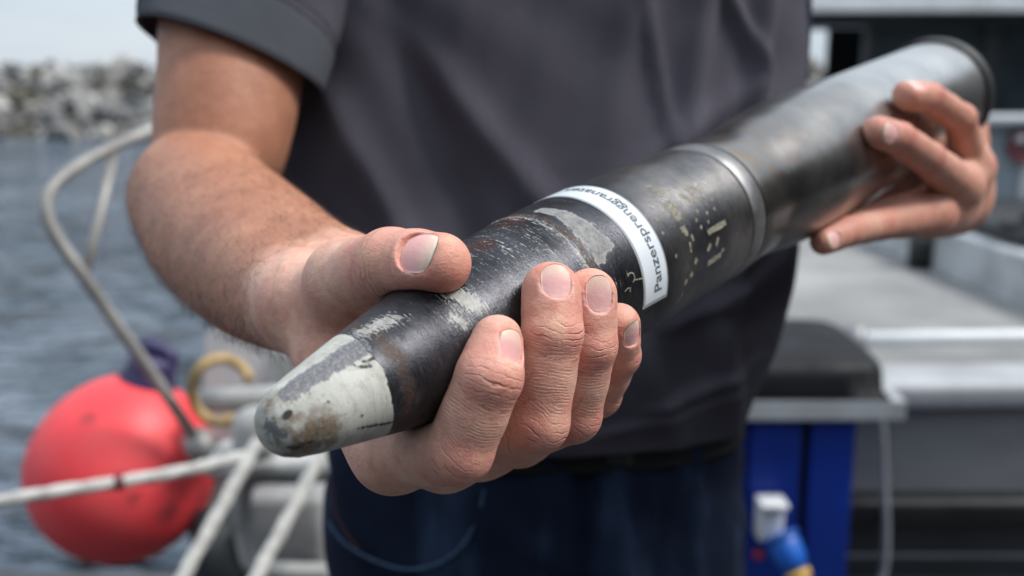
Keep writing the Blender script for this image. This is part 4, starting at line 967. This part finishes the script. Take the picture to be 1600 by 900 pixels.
def shirt_mesh():
    zs = np.concatenate([np.linspace(1.004, 1.50, 150), np.linspace(1.505, 1.565, 14)]); n = 300; V = []
    for z in zs:
        ang = np.arange(n)/n*2*np.pi; P_, N_ = torso(ang, z); N_ /= np.linalg.norm(N_, axis=1)[:, None]
        dip = .012*np.exp(-((z-1.004)/.02)**2)*0
        d = folds(P_[:, 0], P_[:, 2])*np.clip((z-.99)/.02, 0, 1); V.append(P_+N_*d[:, None])
    # inside turn of the hem
    P0 = V[0]; c = P0.mean(0); inner = [c+(P0-c)*A3([.985, .98, 1])+A3([0, 0, k*.02]) for k in (2, 1, 0)]
    lo_ = [c+(P0-c)*A3([.994, .992, 1])-A3([0, 0, .002])]
    R_ = inner+lo_+V; V = np.concatenate(R_); m_ = len(R_)
    i, j = np.meshgrid(np.arange(m_-1), np.arange(n), indexing='ij'); i = i.ravel(); j = j.ravel(); j2 = (j+1) % n
    return V, np.stack([i*n+j, i*n+j2, (i+1)*n+j2, (i+1)*n+j], 1)[:, ::-1]
def M_cloth(name, a_, b_, weave=2600, bmp=.0004, rough=.85):
    m = M(name, a_, rough, 0, .12); m.col(m.mix(m.mr(m.noise(9, 5), .3, .7), a_, b_))
    x = m.sep(m.tc.outputs['Object']); wv = m.math('MULTIPLY', m.math('SINE', m.math('MULTIPLY', x[0], weave)), m.math('SINE', m.math('MULTIPLY', x[2], weave)))
    m.bump(wv, bmp, .8); m.bump(m.noise(900, 3), .0002, .6); m.bump(m.noise(26, 3, .5, stretch=(1, 1, .35)), .003, .35); m.bump(m.noise(75, 4, .6, stretch=(1, 1, .5), dist=.6), .0012, .5)
    return m
m_shirt = M_cloth('charcoal_pique', (.070, .066, .083), (.095, .090, .112)); m_cuff = M_cloth('grey_rib_knit', (.085, .092, .108), (.10, .108, .125), 4200)
Vs, Fs = shirt_mesh(); shirt = part('polo_shirt', (Vs, Fs), m_shirt.m, man)
def sleeve(centres, radii, squash, axis_fix, fold=0.004, n=96, seed=0):
    C_ = cat(centres, 14); R_ = cat(A3(radii)[:, None], 14)[:, 0]; T = np.gradient(C_, axis=0); T /= np.linalg.norm(T, axis=1)[:, None]; T[:6] = nrm(axis_fix)
    u = nrm(np.cross(T[0], [0, 1., 0])); V = []
    for i in range(len(C_)):
        u = nrm(u-T[i]*(u@T[i])); b_ = np.cross(T[i], u); g = np.arange(n)/n*2*np.pi
        rr = R_[i]*(1+fold/.07*(np.sin(3*g+i*.12+seed)*.5+np.sin(5*g-i*.1)*.35)*np.clip(i/14, .15, 1))
        V.append(C_[i]+(np.cos(g)*rr)[:, None]*u+(np.sin(g)*rr*squash)[:, None]*b_)
    return V, n
def ringmesh(R_, n):
    V = np.concatenate(R_); m_ = len(R_); i, j = np.meshgrid(np.arange(m_-1), np.arange(n), indexing='ij'); i = i.ravel(); j = j.ravel(); j2 = (j+1) % n
    return V, np.stack([i*n+j, (i+1)*n+j, (i+1)*n+j2, i*n+j2], 1)
SC_ = [Q(363, 90, .748), Q(384, 20, .762), Q(412, -60, .785), Q(455, -150, .82)]
SCw = [c2w(p) for p in SC_]; axf = nrm(cv(A3([.325, .94, .10])))
R_, n_ = sleeve(SCw, [.0710, .0755, .083, .088], .92, axf)
inn = [r.mean(0)+(r-r.mean(0))*.965 for r in R_[:8]][::-1]
part('sleeve', ringmesh(inn+R_, n_), m_shirt.m, shirt)
ln = [np.linalg.norm(r.mean(0)-R_[0].mean(0)) for r in R_]
kk = [k for k in range(len(R_)) if ln[k] < .021]
cuffR = [R_[k].mean(0)+(R_[k]-R_[k].mean(0))*(1.012 if k < kk[-1] else 1.006) for k in kk]; dn = axf*.002
cuff_ = [cuffR[0].mean(0)+(cuffR[0]-cuffR[0].mean(0))*.965+axf*.012, cuffR[0].mean(0)+(cuffR[0]-cuffR[0].mean(0))*.972-dn, cuffR[0]-dn*1.2]+cuffR+[R_[kk[-1]].mean(0)+(R_[kk[-1]]-R_[kk[-1]].mean(0))*1.001+axf*.001]
part('sleeve_cuff', ringmesh(cuff_, n_), m_cuff.m, shirt)
sr = R_[kk[-1]]; sr = sr.mean(0)+(sr-sr.mean(0))*1.006; part('cuff_seam', tube(sr, .0008, 6, closed=True), m_shirt.m, shirt)
sr = R_[min(kk[-1]+2, len(R_)-1)]; sr = sr.mean(0)+(sr-sr.mean(0))*1.001; part('cuff_seam', tube(sr, .0005, 6, closed=True), m_shirt.m, shirt)
sr = cuffR[1] if len(cuffR) > 1 else cuffR[0]; part('cuff_seam', tube(sr.mean(0)+(sr-sr.mean(0))*1.002, .0004, 6, closed=True), m_shirt.m, shirt)
R2, n_ = sleeve([QW(1178, 128, .965), QW(1170, 60, .962), QW(1158, -40, .95), QW(1130, -130, .93)], [.052, .058, .064, .075], .95, cv(A3([-.03, 1., -.05])), .004, 96, 2)
part('sleeve', ringmesh(R2, n_), M_cloth('navy_side_panel', (.020, .022, .040), (.026, .028, .05)).m, shirt)

# ---- jeans, belt
JZ = A3([(.60, .022, .895, .185, .115), (.80, .022, .893, .198, .125), (.90, .022, .892, .200, .123), (.96, .022, .893, .193, .117), (1.012, .022, .895, .186, .112)])
def jean_r(z): return [np.interp(z, JZ[:, 0], JZ[:, i]) for i in (1, 2, 3, 4)]
def jean_pt(ang, z, grow=0.):
    cx, cy, a_, b_ = jean_r(z); c, s = np.cos(ang), np.sin(ang); e_ = 2/2.3
    return np.stack([cx+(a_+grow)*np.sign(c)*np.abs(c)**e_, cy-(b_+grow)*np.sign(s)*np.abs(s)**e_, z+0*c], -1)
def jfold(x, z):
    d = 0*x
    for x0, z0, x1, z1, wd, am in ((.055, .99, .075, .80, .008, -.006), (.085, .99, .10, .80, .010, .005), (.045, .98, .025, .85, .012, .004), (.13, .98, .12, .80, .010, -.005), (.155, .99, .16, .80, .008, .004), (-.02, .95, -.04, .8, .014, .003), (-.16, .97, -.10, .80, .012, .003), (.02, .90, .12, .84, .01, -.003)):
        vx, vz = x1-x0, z1-z0; t = np.clip(((x-x0)*vx+(z-z0)*vz)/(vx*vx+vz*vz), 0, 1); dd_ = np.hypot(x-x0-t*vx, z-z0-t*vz); d = d+1.5*am*np.exp(-(dd_/wd)**2)
    return d+.0022*np.sin(x*70+z*50+np.sin(z*60))
def jeans_mesh():
    n = 260; R_ = []
    for z in np.linspace(.74, 1.012, 90):
        ang = np.arange(n)/n*2*np.pi; P_ = jean_pt(ang, z); N_ = P_-P_.mean(0); N_[:, 2] = 0; N_ /= np.linalg.norm(N_, axis=1)[:, None]; R_.append(P_+N_*(jfold(P_[:, 0], P_[:, 2])*(P_[:, 1] < .9))[:, None])
    V, F_ = ringmesh(R_, n); V = [tuple(v) for v in V]; F_ = [tuple(f[::-1]) for f in F_]
    for sx in (-1, 1):
        pts = cat([(.022+sx*.095, .895, .80), (.022+sx*.10, .895, .60), (.022+sx*.12, .905, .42), (.022+sx*.14, .915, .20), (.022+sx*.145, .92, .07)], 6)
        v, f = tube(pts, np.interp(np.linspace(0, 1, len(pts)), [0, .3, .6, 1], [.098, .088, .070, .062]), 32); n0 = len(V); V += [tuple(q) for q in v]; F_ += [tuple(i+n0 for i in g) for g in f]
    return V, F_
mj = M_cloth('dark_denim', (.004, .007, .018), (.012, .021, .048), 3200, .0002, .8)
mjw = mj.noise(16, 4, .6, stretch=(1, 1, .18)); src_ = mj.b.inputs['Base Color'].links[0].from_socket; mj.col(mj.mix(mj.mr(mjw, .48, .68, 0, .8), src_, (.034, .058, .115)))
jeans = part('jeans', jeans_mesh(), mj.m, man)
def on_jeans(x, y, off=.0035):
    d = nrm(QW(x, y, 1)-camp); t = .7
    for _ in range(400):
        p = camp+d*t; cx, cy, a_, b_ = jean_r(p[2]); v = (abs((p[0]-cx)/a_)**2.3+abs((p[1]-cy)/b_)**2.3)**(1/2.3)
        if v < 1+off/.12: break
        t += .001
    return p
m_seam = simple('blue_stitched_seam', (.035, .075, .14), .8, 0, .3, 200)
part('pocket_seam', tube(cat([on_jeans(*q) for q in ((512, 815), (540, 850), (590, 878), (640, 890), (690, 878), (728, 845), (748, 800), (757, 765))], 8), .0014, 8), m_seam, jeans)
part('side_seam', tube(cat([on_jeans(*q) for q in ((517, 745), (522, 790), (540, 830), (562, 860))], 8), .0011, 8), simple('red_selvedge', (.06, .02, .025), .8), jeans)
bl = []
for z in np.linspace(.984, 1.008, 6): bl.append(jean_pt(np.arange(160)/160*2*np.pi, z, .0045))
V, F_ = ringmesh([jean_pt(np.arange(160)/160*2*np.pi, .984, .001)]+bl+[jean_pt(np.arange(160)/160*2*np.pi, 1.010, .001)], 160); belt = part('belt', (V, F_[:, ::-1]), simple('black_leather', (.005, .005, .005), .5, 0, .3, 30, .0005, 200, .25), man)
bp = on_jeans(968, 712, .008); part('buckle', box(bp, (.022, .004, .018), .003), simple('dark_metal_buckle', (.04, .04, .04), .35, .9), belt)
for bx in (1090, 860): q = on_jeans(bx, 690, .006); part('belt_loop', box(q, (.011, .004, .05), .001), mj.m, jeans)
for sx in (-1, 1):
    boot = [(.022+sx*.145, .95, .045), (.022+sx*.150, .90, .05), (.022+sx*.158, .83, .045), (.022+sx*.164, .78, .035)]
    part('boot', tube(cat(boot, 5), np.interp(np.linspace(0, 1, 16), [0, .3, .8, 1], [.045, .05, .042, .03]), 20), m_black, man)
bpy.context.view_layer.update()
